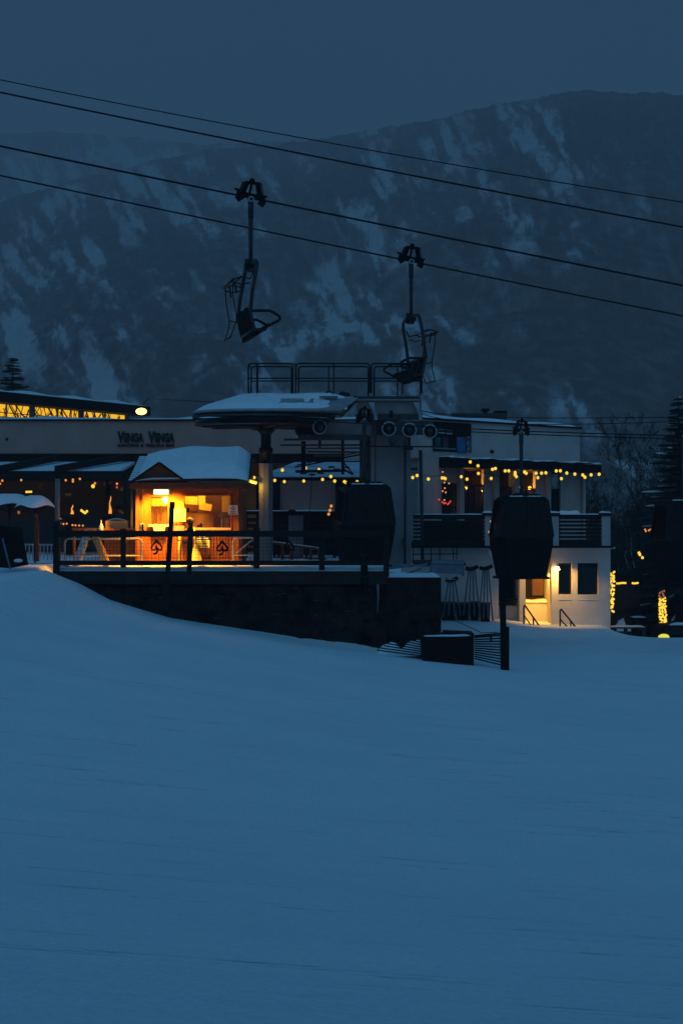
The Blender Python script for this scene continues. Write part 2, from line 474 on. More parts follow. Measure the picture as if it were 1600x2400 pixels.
# ================================================================== the mountain
def mountain(name, rx, ry, rd, D0, blobs, seed, u0=-500, u1=2100, rough=1.0, zf=-12.0):
    u = np.linspace(u0, u1, 860)
    t = np.concatenate([np.linspace(0, 1, 400), np.linspace(1.01, 1.25, 16)])
    T, U = np.meshgrid(t, u, indexing='ij')
    RY = np.interp(u, rx, ry); DR = np.interp(u, rx, rd)
    RY = RY + (fbm(u/40.0+seed, u*0+3, 4)-0.5)*14*rough + (vnoise(u/5.0, u*0+8)-0.5)*4.0*rough
    D = D0 + (DR[None,:]-D0)*np.minimum(T, 1.25)
    zr = (1200-RY)/F*DR
    el = np.where(T <= 1, np.interp(T, [0,.08,.25,.5,.75,1.0], [0,.14,.40,.68,.86,1.0]), 1 - (T-1)*1.3)
    ang = (zr/DR)[None,:]*el
    Z = ang*D + zf*(1-np.clip(T*6,0,1))
    X = (U-800)/F*D
    warp = fbm(X/300+seed, D/300, 4)*2.2
    spur = np.abs(fbm(X/210+warp, D/900+warp*0.4, 4)-0.5)*2
    amp = np.sin(np.clip(T,0,1)*math.pi)**0.8*0.10*zr[None,:]
    Z = Z + (0.55-spur)*amp*1.6
    Z = Z + (fbm(X/60, D/60, 4)-0.5)*13*np.clip(T*2,0,1)*np.clip((1.02-T)*6, 0.08, 1)
    SX = 800 + X/D*F; SY = 1200 - Z/D*F
    cov = np.zeros_like(X)
    wx = SX + (fbm(SX/75, SY/75, 5)-0.5)*120
    wy = SY + (fbm(SX/75+40, SY/75+20, 5)-0.5)*120
    for (cx, cy, a, b_, ang_, w) in blobs:
        ca, sa = math.cos(R(ang_)), math.sin(R(ang_))
        dx = wx-cx; dy = wy-cy
        q = ((dx*ca+dy*sa)/a)**2 + ((-dx*sa+dy*ca)/b_)**2
        cov = np.maximum(cov, w*np.exp(-q**1.2*0.75))
    # chutes and glades run diagonally down the flank; gullies between spurs hold dark timber
    diag = fbm((SX*0.78-SY*0.62+wx*0.3)/30+seed, (SX*0.62+SY*0.78+wy*0.3)/95, 5, 0.58)
    fine_ = fbm(SX/13+3, SY/17, 4)
    cov = cov*(0.28+0.95*sstep(0.38, 0.58, diag))*(0.55+0.65*sstep(0.36,0.60,fine_))
    cov = cov + (0.62-0.3*sstep(1150,1400,SX))*sstep(0.44, 0.66, fbm(SX/120+9+seed, SY/85, 5))*(0.25+1.1*sstep(0.42,0.60,diag))
    cov = cov - 0.22*sstep(0.35, 0.10, spur)
    cov = np.clip(cov, 0, 1)
    m = bpy.data.materials.new(name+'_cover'); m.use_nodes = True
    n, l = m.node_tree.nodes, m.node_tree.links
    b = n['Principled BSDF']; b.inputs['Roughness'].default_value = 0.9; b.inputs['Specular IOR Level'].default_value = 0.0
    at = n.new('ShaderNodeAttribute'); at.attribute_name = 'snow_cover'
    t_ = n.new('ShaderNodeTexCoord')
    fm = n.new('ShaderNodeMapping'); fm.inputs['Scale'].default_value = (1.0, 0.22, 0.8)
    fine = n.new('ShaderNodeTexNoise'); fine.inputs['Scale'].default_value = 0.16; fine.inputs['Detail'].default_value = 8; fine.inputs['Roughness'].default_value = 0.72
    l.new(t_.outputs['Object'], fm.inputs[0]); l.new(fm.outputs[0], fine.inputs['Vector'])
    ad = n.new('ShaderNodeMath'); ad.operation = 'MULTIPLY_ADD'; ad.inputs[1].default_value = 2.1; ad.inputs[2].default_value = -1.02
    l.new(fine.outputs[0], ad.inputs[0])
    ad2 = n.new('ShaderNodeMath'); ad2.operation = 'ADD'
    l.new(at.outputs['Fac'], ad2.inputs[0]); l.new(ad.outputs[0], ad2.inputs[1])
    rp = n.new('ShaderNodeValToRGB')
    rp.color_ramp.elements[0].position = 0.0; rp.color_ramp.elements[0].color = (0.115, 0.088, 0.082, 1)
    rp.color_ramp.elements[1].position = 1.0; rp.color_ramp.elements[1].color = (0.58, 0.52, 0.52, 1)
    e1 = rp.color_ramp.elements.new(0.40); e1.color = (0.22, 0.18, 0.172, 1)
    l.new(ad2.outputs[0], rp.inputs[0]); l.new(rp.outputs[0], b.inputs['Base Color'])
    o = grid_mesh(name, X, D, Z, m, 'structure')
    a = o.data.attributes.new('snow_cover', 'FLOAT', 'POINT')
    a.data.foreach_set('value', cov.reshape(-1).astype(np.float32))
BLOBS = [(30,590,150,100,25,.95),(200,630,200,60,32,.9),(330,690,140,42,18,.8),(140,490,150,40,-20,.65),(310,430,140,34,-14,.65),(400,560,60,90,-25,.45),
         (470,520,50,95,-10,.7),(480,630,50,60,0,.4),(600,420,70,40,20,.45),(690,405,75,44,25,.7),(770,395,60,55,60,.65),(860,350,50,44,60,.7),
         (905,375,95,34,60,.85),(960,400,105,28,55,.85),(1000,350,100,34,50,.8),(1070,400,120,30,55,.8),(1205,310,100,30,72,1.0),(1285,315,120,60,70,1.3),
         (1130,450,160,36,42,.95),(1200,490,140,26,45,.85),(1290,530,75,22,40,.6),(1390,380,36,20,0,.6),(1330,600,70,26,-35,.6),(1250,570,50,26,40,.5),
         (640,520,60,80,-20,.4),(720,600,80,60,30,.35),(860,540,75,80,40,.65),(960,560,44,110,-12,.6),(800,620,80,56,30,.45),(850,740,125,62,20,1.0),(770,770,80,44,-20,.8),(680,805,150,32,-28,.9),(560,815,90,34,-15,.5),
         (90,800,210,56,30,.95),(30,750,100,56,20,.85),(210,870,120,40,32,.75),(330,800,70,60,25,.45),(462,835,34,40,0,.6),(380,880,80,40,0,.4),(1040,915,105,42,30,.8),(1060,960,80,36,20,.7),
         (1120,660,110,34,30,.45),(1000,690,100,28,25,.5),(1180,760,80,40,30,.3),(1450,330,40,44,0,.4),(1560,290,50,22,20,.5),(1500,480,40,60,0,.3),(1400,1010,110,32,28,.85),(1460,1060,90,40,25,.65),(1380,980,50,30,20,.5),(240,760,90,34,30,.5)]
mountain('mountain', [-500,0,110,220,330,430,520,650,760,850,940,1000,1080,1180,1290,1390,1480,1600,1800,2100],
         [560,470,440,410,384,362,348,338,324,308,296,280,262,240,222,210,214,222,262,320],
         [2300,2300,2300,2350,2350,2350,2350,2350,2250,2150,2050,2000,1950,1900,1880,1860,1860,1880,1900,1950], 300.0, BLOBS, 0.0)
FAR = [(300,365,200,32,-4,1.1),(100,400,200,60,-8,1.0),(500,355,150,24,-3,1.0),(60,350,200,34,0,.8),(180,440,160,40,-20,.9),(700,330,120,24,0,.7)]
mountain('far_mountain', [-700,0,110,200,350,480,650,800,1100], [335,316,306,314,322,338,330,345,420], [3700,3700,3600,3500,3400,3300,3300,3300,3300], 2480.0, FAR, 4.0, -800, 1150, 0.7, 0.0)

# the air between: even haze round camera, village and mountain
hz = MB(); hz.box(-4500, 4500, -60, 7200, -16, 1100)
hm = bpy.data.materials.new('haze_air'); hm.use_nodes = True
hn, hl = hm.node_tree.nodes, hm.node_tree.links
hn.remove(hn['Principled BSDF'])
pv = hn.new('ShaderNodeVolumePrincipled')
pv.inputs['Color'].default_value = (1.0, 0.87, 0.87, 1)
pv.inputs['Density'].default_value = 0.00046
hl.new(pv.outputs[0], hn['Material Output'].inputs['Volume'])
hz.build('haze', hm, kind='stuff')

# ================================================================== retaining wall, deck and fence
DK = -1.63                                   # deck level
DX0, DX1 = PX(133,60), PX(906,60)
mb = MB(); mb.box(DX0, DX1, 60.0, 80.0, DK-0.30, DK)
mb.build('deck', M['snow'], kind='structure')

def rough_face(x0, x1, y, z0, z1, nx, nz, depth, seed):
    """stone face: a grid pushed in and out, closed behind"""
    mb = MB()
    def fn(a, b):
        X = x0+(x1-x0)*a; Z = z0+(z1-z0)*b
        row = math.floor(b*nz/3); k = math.floor(a*nx/4 + 0.5*(row % 2))
        h = random.Random(row*131+k*17+seed).random()
        edge = 0.0 if (a in (0,1) or b in (0,1)) else h*depth
        return (X, y-edge, Z)
    mb.grid(fn, nx, nz, False)
    return mb
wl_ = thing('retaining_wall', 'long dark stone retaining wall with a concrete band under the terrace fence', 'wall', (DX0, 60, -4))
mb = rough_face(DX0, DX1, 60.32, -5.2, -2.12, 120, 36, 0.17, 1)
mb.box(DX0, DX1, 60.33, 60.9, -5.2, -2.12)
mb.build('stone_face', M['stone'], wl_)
mb = MB(); mb.box(DX0, DX1+0.02, 59.98, 60.6, -2.115, DK-0.11)
for i in range(14):
    x = DX0+0.4+i*0.66
    mb.box(x, x+0.02, 59.965, 59.98, -2.1, DK-0.12)
mb.build('concrete_band', M['concrete'], wl_)
def snow_strip(x0, x1, y0, y1, z, h, seed, mb=None, n=60, m=6):
    mb = mb or MB()
    r = random.Random(seed); ph = [r.random()*9 for _ in range(4)]
    def top(a, b):
        X = x0+(x1-x0)*a; Y = y0+(y1-y0)*b
        e = min(1, min(a, 1-a)*n/3.0)**0.5 * min(1, min(b, 1-b)*m/1.5)**0.5
        w = 0.75+0.25*math.sin(X*3.1+ph[0])*math.sin(X*1.3+ph[1]) + 0.12*math.sin(X*11+ph[2]+Y*3)
        return (X, Y, z+h*e*max(0.15, w))
    mb.grid(top, n, m)
    return mb
sf = MB(); r = random.Random(41)
for i in range(70):
    px = 190+r.random()**1.3*690; zt = -2.2-r.random()*1.9; x = PX(px,60.2)
    w = r.uniform(0.05,0.28)
    sf.grid(lambda a,b: (x-w/2+w*a, 60.20+0.06*b, zt+0.025*math.sin(a*math.pi)*(1-b)), 6, 2)
sf.build('snow_flecks', M['grey_blue'], wl_, kind='stuff')
sb = MB()
snow_strip(DX0+0.1, DX1-0.02, 59.90, 60.7, DK-0.10, 0.14, 4, sb, 120, 6)
sb.build('snow_edge', M['snow_cap'], wl_)
ic = MB(); ic.tube([P(885,1370,59.97), P(886,1400,59.95), P(884,1440,59.93)], [0.045,0.03,0.006], 6)
ic.build('icicle', M['grey_blue'], wl_)
# drain pipe down the wall
t = thing('drain_pipe', 'dark vertical drain pipe on the retaining wall near its right end', 'pipe', P(853,1395,59.9))
mb = MB(); mb.cyl(P(853,1262,59.86), P(853,1392,59.86), 0.11, 10); mb.build('pipe', M['black'], t)
for y in (1300,1350): MB().cyl(P(853,y,59.86), P(853,y+4,59.86), 0.15, 10).build('bracket', M['dark_metal'], t)

# lower stone block at the wall's right end
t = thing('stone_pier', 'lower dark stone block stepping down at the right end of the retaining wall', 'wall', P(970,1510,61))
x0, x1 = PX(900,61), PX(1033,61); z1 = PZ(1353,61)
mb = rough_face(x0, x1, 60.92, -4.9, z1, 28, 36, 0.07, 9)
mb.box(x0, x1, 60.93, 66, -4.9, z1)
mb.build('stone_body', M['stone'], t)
mb = snow_strip(x0, x1, 60.85, 64.0, z1, 0.10, 21, None, 30, 6); mb.build('snow_edge', M['snow_cap'], t)

fence = thing('terrace_fence', 'long black wooden fence with wire mesh panels and spade emblems along the terrace edge', 'fence', (DX0, 59.9, DK))
post_px = [(132,14,1235,1345),(289,12,1243,1330),(601,14,1240,1332),(754,13,1245,1336),(905,13,1240,1352)]
for (px, w, py0, py1) in post_px:
    mb = MB(); mb.box(PX(px-w/2,59.8), PX(px+w/2,59.8), 59.72, 59.9, PZ(py1,59.8), PZ(py0,59.8))
    mb.box(PX(px-w/2-1,59.8), PX(px+w/2+1,59.8), 59.70, 59.92, PZ(py0,59.8), PZ(py0-3,59.8))
    mb.build('post', M['dark_wood'], fence)
mb = MB(); mb.box(PX(134,59.8), PX(912,59.8), 59.66, 59.96, PZ(1258,59.8), PZ(1244,59.8)); mb.build('top_rail', M['dark_wood'], fence)
mb = MB(); mb.box(PX(134,59.8), PX(908,59.8), 59.74, 59.86, PZ(1325,59.8), PZ(1314,59.8)); mb.build('bottom_rail', M['dark_wood'], fence)
for a, b in zip(post_px[:-1], post_px[1:]):
    xa, xb = PX(a[0]+a[1]/2,59.8), PX(b[0]-b[1]/2,59.8)
    mb = MB(); za, zb = PZ(1316,59.8), PZ(1257,59.8)
    n = int((xb-xa)/0.105)
    for i in range(1, n):
        x = xa+(xb-xa)*i/n
        mb.box(x-0.004, x+0.004, 59.80, 59.808, za, zb)
    for i in range(1, 7):
        z = za+(zb-za)*i/7
        mb.box(xa, xb, 59.797, 59.803, z-0.004, z+0.004)
    mb.build('mesh_panel', M['black'], fence)
def spade(px, py, D, s):
    mb = MB()
    def T(pts): return [P(px,py,D)+Vector((x*s, 0, z*s)) for x, z in pts]
    L = [(0,1.0),(-.25,.62),(-.62,.25),(-.78,-.12),(-.62,-.42),(-.32,-.45),(-.10,-.25),(-.02,.05)]
    Rr = [(0,1.0),(.22,.62),(.60,.25),(.78,-.12),(.66,-.40),(.38,-.42),(.12,-.22)]
    st = [(-.06,.35),(.04,-.2),(.10,-.62),(-.04,-.92),(-.30,-1.02),(-.55,-.98)]
    for q in (L, Rr): mb.tube(T(q), 0.030, 6)
    mb.tube(T(st), [0.02,0.026,0.03,0.034,0.03,0.02], 6)
    return mb
for px, py in ((367,1282), (521,1284), (677,1283)):
    spade(px, py, 59.76, 0.20).build('spade_emblem', M['black'], fence)

# poles at the fence
t = tag(MB().bar(P(404,1176,59.5), P(388,1420,59.5), 0.14, 0.12).build('leaning_post', M['dark_wood']), 'tall black wooden post leaning a little in front of the lit kiosk', 'post')
t = thing('hydrant_pole', 'short black standpipe with a grey handle at the terrace fence before the yellow shovel', 'pole', P(443,1345,59.6))
mb = MB(); mb.cyl(P(446,1243,59.6), P(443,1345,59.6), 0.075, 10); mb.ball(P(446,1241,59.6), 0.10, 10); mb.build('pipe', M['dark_metal'], t)
mb = MB(); mb.bar(P(428,1270,59.6), P(446,1274,59.6), 0.05); mb.build('handle', M['steel_dark'], t)
mb = MB(); mb.tube([P(443,1332,59.6), P(441,1345,59.55), P(428,1362,59.5), P(398,1368,59.45)], 0.018, 6); mb.build('hose', M['dark_metal'], t)
t = thing('light_post', 'tall slim pale post standing behind the left end of the terrace fence', 'post', P(134,1300,62))
mb = MB(); mb.cyl(P(134,1222,62), P(135,1122,62), 0.075, 12); mb.build('upper_pole', M['steel'], t)
mb = MB(); mb.cyl(P(134,1330,62), P(134,1222,62), 0.11, 12); mb.build('sleeve', M['dark_wood'], t)
mb = MB(); mb.ball(P(141,1216,61.9), 0.05, 8, 0.6); mb.build('snow_tuft', M['snow_cap'], t)

# ================================================================== the operator kiosk
KD = 63.0
k = thing('lift_kiosk', 'small wooden lift kiosk with a thick snow roof and glowing amber windows', 'kiosk', P(440,1318,KD))
def kbox(px0, px1, py0, py1, D=KD, t_=0.12, mb=None):
    return (mb or MB()).pbox(px0, px1, py0, py1, D, t_)
mb = MB()
for a in ((318,352,1146,1325),(394,432,1146,1325),(541,566,1146,1325),(352,394,1146,1164),(432,541,1146,1161),(352,394,1246,1325),(432,541,1243,1325)):
    kbox(*a, mb=mb)
for px in range(322, 566, 7):                               # vertical board joints, lower half
    mb.box(PX(px,KD), PX(px,KD)+0.03, KD-0.022, KD, PZ(1318,KD), PZ(1248,KD))
mb.build('front_wall', M['wood'], k)
mb = MB(); X0, X1 = PX(318,KD), PX(566,KD)
for x_ in (X0, X1-0.1): MB().box(x_, x_+0.1, KD+0.12, 66.20, DK, PZ(1140,KD)).build('side_wall', M['wood'], k)
mb = MB(); mb.box(X0+0.1, X1-0.1, 66.10, 66.20, DK, PZ(1140,KD)); mb.build('back_wall', M['wood_pale'], k)
mb = MB(); mb.box(X0, X1, KD, 66.20, PZ(1141,KD), PZ(1138,KD)); mb.build('ceiling', M['wood_dark'], k)
mb = MB(); mb.box(X0+.1, X1-.1, KD+0.12, 66.10, DK+0.005, DK+0.05); mb.build('floor', M['wood_dark'], k)
# eave fascia and gable
mb = MB(); mb.box(PX(303,62.20), PX(581,62.20), 62.20, 62.28, PZ(1146,62.20), PZ(1131,62.20)); mb.build('fascia', M['wood_dark'], k)
mb = MB(); mb.box(PX(303,62.20), PX(581,62.20), 62.29, KD+0.1, PZ(1133,62.20)-0.03, PZ(1133,62.20)); mb.build('soffit', M['wood_dark'], k)
mb = MB(); g = [P(306,1131,62.10), P(437,1131,62.10), P(372,1087,62.10)]
mb.prism(g, (0,0.07,0)); mb.build('gable', M['wood_dark'], k)
mb = MB()
mb.bar(P(303,1132,62.02), P(373,1084,62.02), 0.05, 0.06); mb.bar(P(373,1084,62.02), P(440,1132,62.02), 0.05, 0.06)
mb.build('gable_trim', M['black'], k)
# roof: shingled slope, snow on top
ev, rg = 62.10, 65.60
zE, zR = PZ(1130,ev), PZ(1072,rg)
def roof_pt(px0, px1, a, b):
    D = ev+(rg-ev)*b
    xx = PX(px0+(px1-px0)*a, ev+0*(rg-ev)*b)
    return Vector((xx, D, zE+(zR-zE)*b))
mb = MB()
rows = 13
for r_ in range(rows):
    b0, b1 = r_/rows, (r_+1)/rows
    p0, p1 = roof_pt(300,582,0,b0), roof_pt(300,582,1,b0); q0, q1 = roof_pt(300,582,0,b1), roof_pt(300,582,1,b1)
    up = Vector((0,0,0.045))
    mb.add([p0+up, p1+up, q1, q0, p0, p1], [(0,1,2,3),(4,5,1,0)])
p0, p1, q0, q1 = roof_pt(300,582,0,0), roof_pt(300,582,1,0), roof_pt(300,582,0,1), roof_pt(300,582,1,1)
dn = Vector((0,0,-0.06))
mb.add([p0+dn,p1+dn,q1+dn,q0+dn,p0,p1,q1,q0], [(3,2,1,0),(0,1,5,4),(1,2,6,5),(2,3,7,6),(3,0,4,7)])
mb.box(p0.x, p1.x, rg, 66.80, zR-0.1, zR)
sh = MB(); 
mb.build('roof', mat('shingles', (0.05,0.05,0.055), 0.85, 0.4, 9, 0.3), k)
for r_ in range(rows):                                      # snow caught on the bare shingle courses at the left verge
    b0 = (r_+0.35)/rows; b1 = (r_+0.9)/rows
    a0, a1, c0, c1 = roof_pt(300,322,0.02,b0), roof_pt(300,322,1,b0), roof_pt(300,322,0.02,b1), roof_pt(300,322,1,b1)
    u_ = Vector((0,0,0.035)); w_ = Vector((0,0,0.012))
    sh.add([a0+u_, a1+u_, c1+w_+u_, c0+w_+u_], [(0,1,2,3)])
sh.build('course_snow', M['snow_cap'], k)
mb = MB()
def cap(a, b):
    px = 318+(582-318)*a
    D = ev-0.05+(rg+0.5-ev)*b
    bb = (D-ev)/(rg-ev)
    base = zE+(zR-zE)*bb
    ea = min(1.0, (a)*7)**0.45; eb = min(1.0, (1-a)*9)**0.45
    th = 0.36*ea*eb*(min(1, b*6+0.10)**0.6)*(min(1,(1-b)*5)**0.6)
    th *= 0.80+0.35*sstep(0.05,0.55,np.array(a)).item() + 0.06*math.sin(a*11+b*4)
    xx = PX(px, ev) + (PX(px,ev)-PX(450,ev))*0.0
    # snow is missing behind the little gable
    g_ = max(0, 1-abs(px-372)/66)
    lift = 0.0
    if b < 0.02: D += 0.0
    return (xx - 0.10*b*(1 if a > .5 else 0)*a, D, base+0.02+th+lift)
mb.grid(cap, 70, 26)
mb.build('roof_snow', M['snow_cap'], k)
# the little gable's own roof planes run back into the snow
mb = MB()
apx = P(372,1085,62.06)
for s_ in (-1,1):
    e0 = P(303 if s_<0 else 441, 1132, 62.06)
    back = Vector((apx.x, 64.00, apx.z))
    e1 = Vector((e0.x, 62.30, e0.z))
    mb.add([e0, apx, back, e1], [(0,1,2,3)] if s_>0 else [(3,2,1,0)])
mb.build('gable_roof', M['snow_cap'], k)
# windows
for (a, b, c, d_) in ((352,394,1164,1246),(432,541,1161,1243)):
    f = MB()
    for q in ((a-2,b+2,c-2,c+1),(a-2,b+2,d_-1,d_+2),(a-2,a+1,c+1,d_-1),(b-1,b+2,c+1,d_-1)): f.pbox(*q, KD-0.03, 0.08)
    w = f.build('window', M['wood'], k)
    MB().pbox(a+1, b-1, c+1, d_-1, KD+0.03, 0.01).build('pane', M['glass_warm'], w)
mb = MB(); mb.pbox(348, 396, 1229, 1234, KD-0.22, 0.30); mb.build('counter', M['paper'], k)
mb = MB(); mb.pbox(432, 541, 1237, 1242, KD-0.10, 0.5); mb.build('sill', M['wood_pale'], k)
mb = MB(); mb.pbox(318, 566, 1311, 1325, KD-0.10, 0.10); mb.build('plinth', M['wood'], k)
mb = MB(); mb.pbox(326, 334, 1146, 1316, KD-0.5, 0.12); mb.build('porch_post', M['wood'], k)
mb = MB(); mb.pbox(306, 310, 1147, 1240, 62.30, 0.05); mb.build('gutter_pipe', M['steel_dark'], k)
mb = MB(); mb.pbox(546, 560, 1147, 1318, KD-0.12, 0.12); mb.build('corner_post', M['wood'], k)
# pinned papers and pale boards, seen through the windows and on the wall
for (a, b, c, d_, D, ry) in ((434,463,1164,1182,KD+0.95,2),(465,481,1161,1183,KD+1.0,-2),(467,496,1180,1196,KD+0.92,10),(355,392,1168,1186,KD+0.5,0),(520,538,1163,1200,KD+0.6,0),(518,536,1204,1238,KD+0.5,0),(438,500,1196,1238,KD+1.6,0),(350,392,1186,1232,KD+1.5,0)):
    cpx, cpy = (a+b)/2, (c+d_)/2
    mb = MB(); Mx = Matrix.Translation(P(cpx,cpy,D)) @ Matrix.Rotation(R(ry), 4, 'Y')
    mb.box(-PX(800+(b-a)/2,D), PX(800+(b-a)/2,D), -0.004, 0.004, -(d_-c)/2/F*D, (d_-c)/2/F*D, Mx)
    mb.build('sheet_or_board', M['sheet'] if D < KD+1.05 else M['wood_pale'], k)  # the wood_pale board in the small window is added to brighten it
# things seen inside
def inside(nm, m, boxes, D):
    mb = MB()
    for q in boxes: mb.pbox(*q, D, 0.06)
    return mb.build(nm, m, k)
mb = MB(); mb.pbox(512, 537, 1203, 1213, KD+0.45, 0.05); mb.bar(P(524,1213,KD+.47), P(522,1238,KD+.47), 0.05); mb.build('monitor', M['grey_blue'], k)
mb = MB(); mb.bar(P(368,1190,KD+.6), P(366,1226,KD+.6), 0.05); mb.ball(P(369,1188,KD+.6), 0.06, 8); mb.build('hanging_tool', M['wood_dark'], k)
mb = MB(); mb.bar(P(377,1192,KD+.6), P(376,1222,KD+.6), 0.03); mb.ball(P(377,1191,KD+.6), 0.05, 8); mb.build('hanging_tool', M['wood_dark'], k)
mb = MB(); mb.pbox(353, 393, 1188, 1190, KD+0.62, 0.04); mb.build('tool_rail', M['wood_dark'], k)
mb = MB(); mb.ball(P(445,1221,KD+.2), 0.13, 12, 0.9); mb.build('helmet', M['paper'], k)
inside('mug', M['wood_dark'], ((462,467,1230,1237),), KD+0.1); inside('mug', M['steel_dark'], ((468,474,1227,1237),), KD+0.12)
inside('phone', M['black'], ((436,443,1190,1200),), KD+0.05); inside('shelf', M['wood_pale'], ((434,500,1197.5,1199),), KD+1.5)
inside('radio', M['black'], ((441,452,1227,1237),), KD+0.05)
# lamp over the window
lf = MB(); lf.pbox(355, 400, 1146, 1160, KD-0.10, 0.10); lamp = lf.build('wall_lamp', M['steel_dark'], k)
lb = MB(); lb.tube([P(361,1153,KD-0.16), P(394,1153,KD-0.16)], 0.075, 12); lb.build('diffuser', M['lens_hot'], lamp)
lamp_light('kiosk_lamp_light', P(378,1170,KD-0.80), 1400, (1.0,0.40,0.012), lamp, 0.12, (146, (0,0.60,-1)))
lamp_light('kiosk_room_light', P(450,1157,KD+0.35), 150, (1.0,0.45,0.013), k, 0.2)
# small sign on the corner post
sg = thing('notice_sign', 'small white notice with dark lines on the right corner post of the kiosk', 'sign', P(546,1206,KD-0.16))
mb = MB(); mb.pbox(535, 557, 1184, 1206, KD-0.17, 0.02); mb.build('board', mat('pink_board', (0.75,0.62,0.56), 0.7, 0.05, 4), sg)
for i, (a, b) in enumerate(((544,549),(539,553),(542,550),(538,554),(538,554))):
    mb = MB(); y = 1186.5+i*3.8+(1.0 if i > 2 else 0); mb.pbox(a, b, y, y+1.6, KD-0.175, 0.004); mb.build('text_line', M['black_ink'], sg)
sg = thing('counter_sign', 'blue and amber notice hanging on the kiosk boards below the large window', 'sign', P(476,1284,KD-0.05))
mb = MB(); mb.pbox(460, 491, 1266, 1284, KD-0.05, 0.02); mb.build('amber_board', M['yellow_paint'], sg)
mb = MB(); mb.pbox(460, 491, 1250, 1265.5, KD-0.05, 0.02); mb.build('blue_board', M['blue_sign'], sg)
mb = MB()
for a,b,y in ((467,481,1257),(462,488,1261),): mb.pbox(a,b,y,y+2.2,KD-0.056,0.005)
mb.build('pale_lettering', M['paper'], sg)
mb = MB()
for a,b,y in ((464,486,1269),(466,484,1274),(463,488,1279)): mb.pbox(a,b,y,y+1.8,KD-0.056,0.005)
mb.build('dark_lettering', M['black_ink'], sg)

# loose things round the kiosk
t = thing('notice_board', 'bright yellow rounded sheet under an orange lid hanging beside the leaning post', 'sign', P(421,1222,KD-0.45))
g = [P(x,y,KD-0.30) for x,y in ((406,1222),(408,1193),(413,1190),(432,1191),(435,1194),(435,1222))]
mb = MB(); mb.prism(g, (0,0.03,0)); mb.build('sheet', mat('yellow_sheet', (0.85,0.72,0.32), 0.7, 0.05, 3), t)
mb = MB(); mb.prism([P(x,y,KD-0.29) for x,y in ((411,1190),(412,1176),(429,1176),(432,1190))], (0,0.10,0)); mb.build('lid', mat('orange_lid', (0.60,0.20,0.05), 0.6, 0.1, 3), t)
mb = MB(); mb.bar(P(421,1222,KD-0.42), P(421,1325,KD-0.42), 0.05); mb.build('leg', M['wood_dark'], t)
t = thing('control_box', 'grey steel control box on a stand just right of the leaning post', 'box', P(420,1315,KD-0.40))
mb = MB(); mb.pbox(408, 432, 1232, 1247, KD-0.50, 0.25); mb.build('cabinet', M['grey_blue'], t)
mb = MB(); mb.pbox(416, 424, 1247, 1325, KD-0.42, 0.12); mb.build('stand', M['wood_dark'], t)
mb = MB()
for x in (412,418,425): mb.cyl(P(x,1232,KD-0.38), P(x,1226,KD-0.38), 0.05, 8)
mb.build('button', M['red'], t)
t = thing('cash_box', 'pale yellow box under the small window counter of the kiosk', 'box', P(372,1246,KD-0.2))
mb = MB(); mb.prism([P(x,y,KD-0.24) for x,y in ((359,1235),(387,1235),(385,1246),(361,1246))], (0,0.2,0)); mb.build('tub', M['paper'], t)
mb = MB(); mb.pbox(358, 388, 1233.6, 1235.4, KD-0.26, 0.24); mb.build('rim', M['paper'], t)
t = thing('snow_shovel', 'bright yellow snow shovel leaning blade down on the kiosk front', 'shovel', P(459,1312,KD-0.35))
mb = MB(); mb.bar(P(455,1236,KD-0.18), P(457,1283,KD-0.34), 0.05); mb.build('handle', M['yellow_paint'], t)
def blade(a, b):
    y = 1280+42*b; w = 5+6.5*min(1,b*1.4)+2*b; x = 458+b*2.5+(a-0.5)*2*w
    return P(x, y, KD-0.34-0.06*b+0.05*(2*a-1)**2)
mb = MB(); mb.grid(blade, 10, 10); mb.build('blade', M['yellow_paint'], t)
t = thing('marker_pole', 'slim bright yellow pole planted in the snow left of the shovel', 'pole', P(420,1314,62.3))
mb = MB(); mb.cyl(P(419,1325,62.3), P(421,1255,62.3), 0.035, 8); mb.build('shaft', M['yellow_paint'], t)
mb = MB(); mb.cyl(P(420.6,1268,62.3), P(420.7,1266,62.3), 0.042, 8); mb.build('band', M['black'], t)
t = thing('blue_bin', 'small blue and black canister at the left porch post of the kiosk', 'canister', P(334,1246,KD-0.7))
mb = MB(); mb.cyl(P(332,1246,KD-0.7), P(332,1226,KD-0.7), 0.075, 12); mb.build('can', M['grey_blue'], t)
mb = MB(); mb.pbox(333, 337, 1228, 1246, KD-0.79, 0.02); mb.build('strap', M['black'], t)

def barrier(name, label, p0, p1, top, bot, D, m, diag=False, bars=5):
    t = thing(name, label, 'barrier', P((p0+p1)/2, bot, D))
    r = 0.028
    c = 9
    mb = MB(); mb.tube([P(p0,bot,D), P(p0,top+c,D), P(p0+2.5,top+2.5,D), P(p0+c,top,D), P(p1-c,top,D), P(p1-2.5,top+2.5,D), P(p1,top+c,D), P(p1,bot,D)], r, 8); mb.build('frame', m, t)
    mid = top+(bot-top)*0.62
    mb = MB(); mb.cyl(P(p0,mid,D), P(p1,mid,D), r*0.8, 8); mb.build('cross_bar', m, t)
    mb = MB(); mb.cyl(P(p0,bot-4,D), P(p1,bot-4,D), r*0.8, 8); mb.build('lower_bar', m, t)
    if diag:
        mb = MB(); mb.cyl(P(p0+4,mid-2,D), P(p1-4,top+4,D), r*0.7, 8); mb.build('brace', m, t)
    for x in (p0+6, p1-6):
        mb = MB(); mb.bar(P(x,bot,D)-Vector((0,.28,0)), P(x,bot,D)+Vector((0,.28,0)), 0.05, 0.03); mb.build('foot', m, t)
    return t
barrier('crowd_barrier', 'long grey crowd barrier with round corners between the ladder and the kiosk', 152, 333, 1263, 1327, 61.7, M['galv_rail'])
barrier('crowd_barrier', 'short yellow lit barrier with a diagonal brace right of the kiosk', 546, 597, 1260, 1326, 62.0, M['galv_rail'], True)

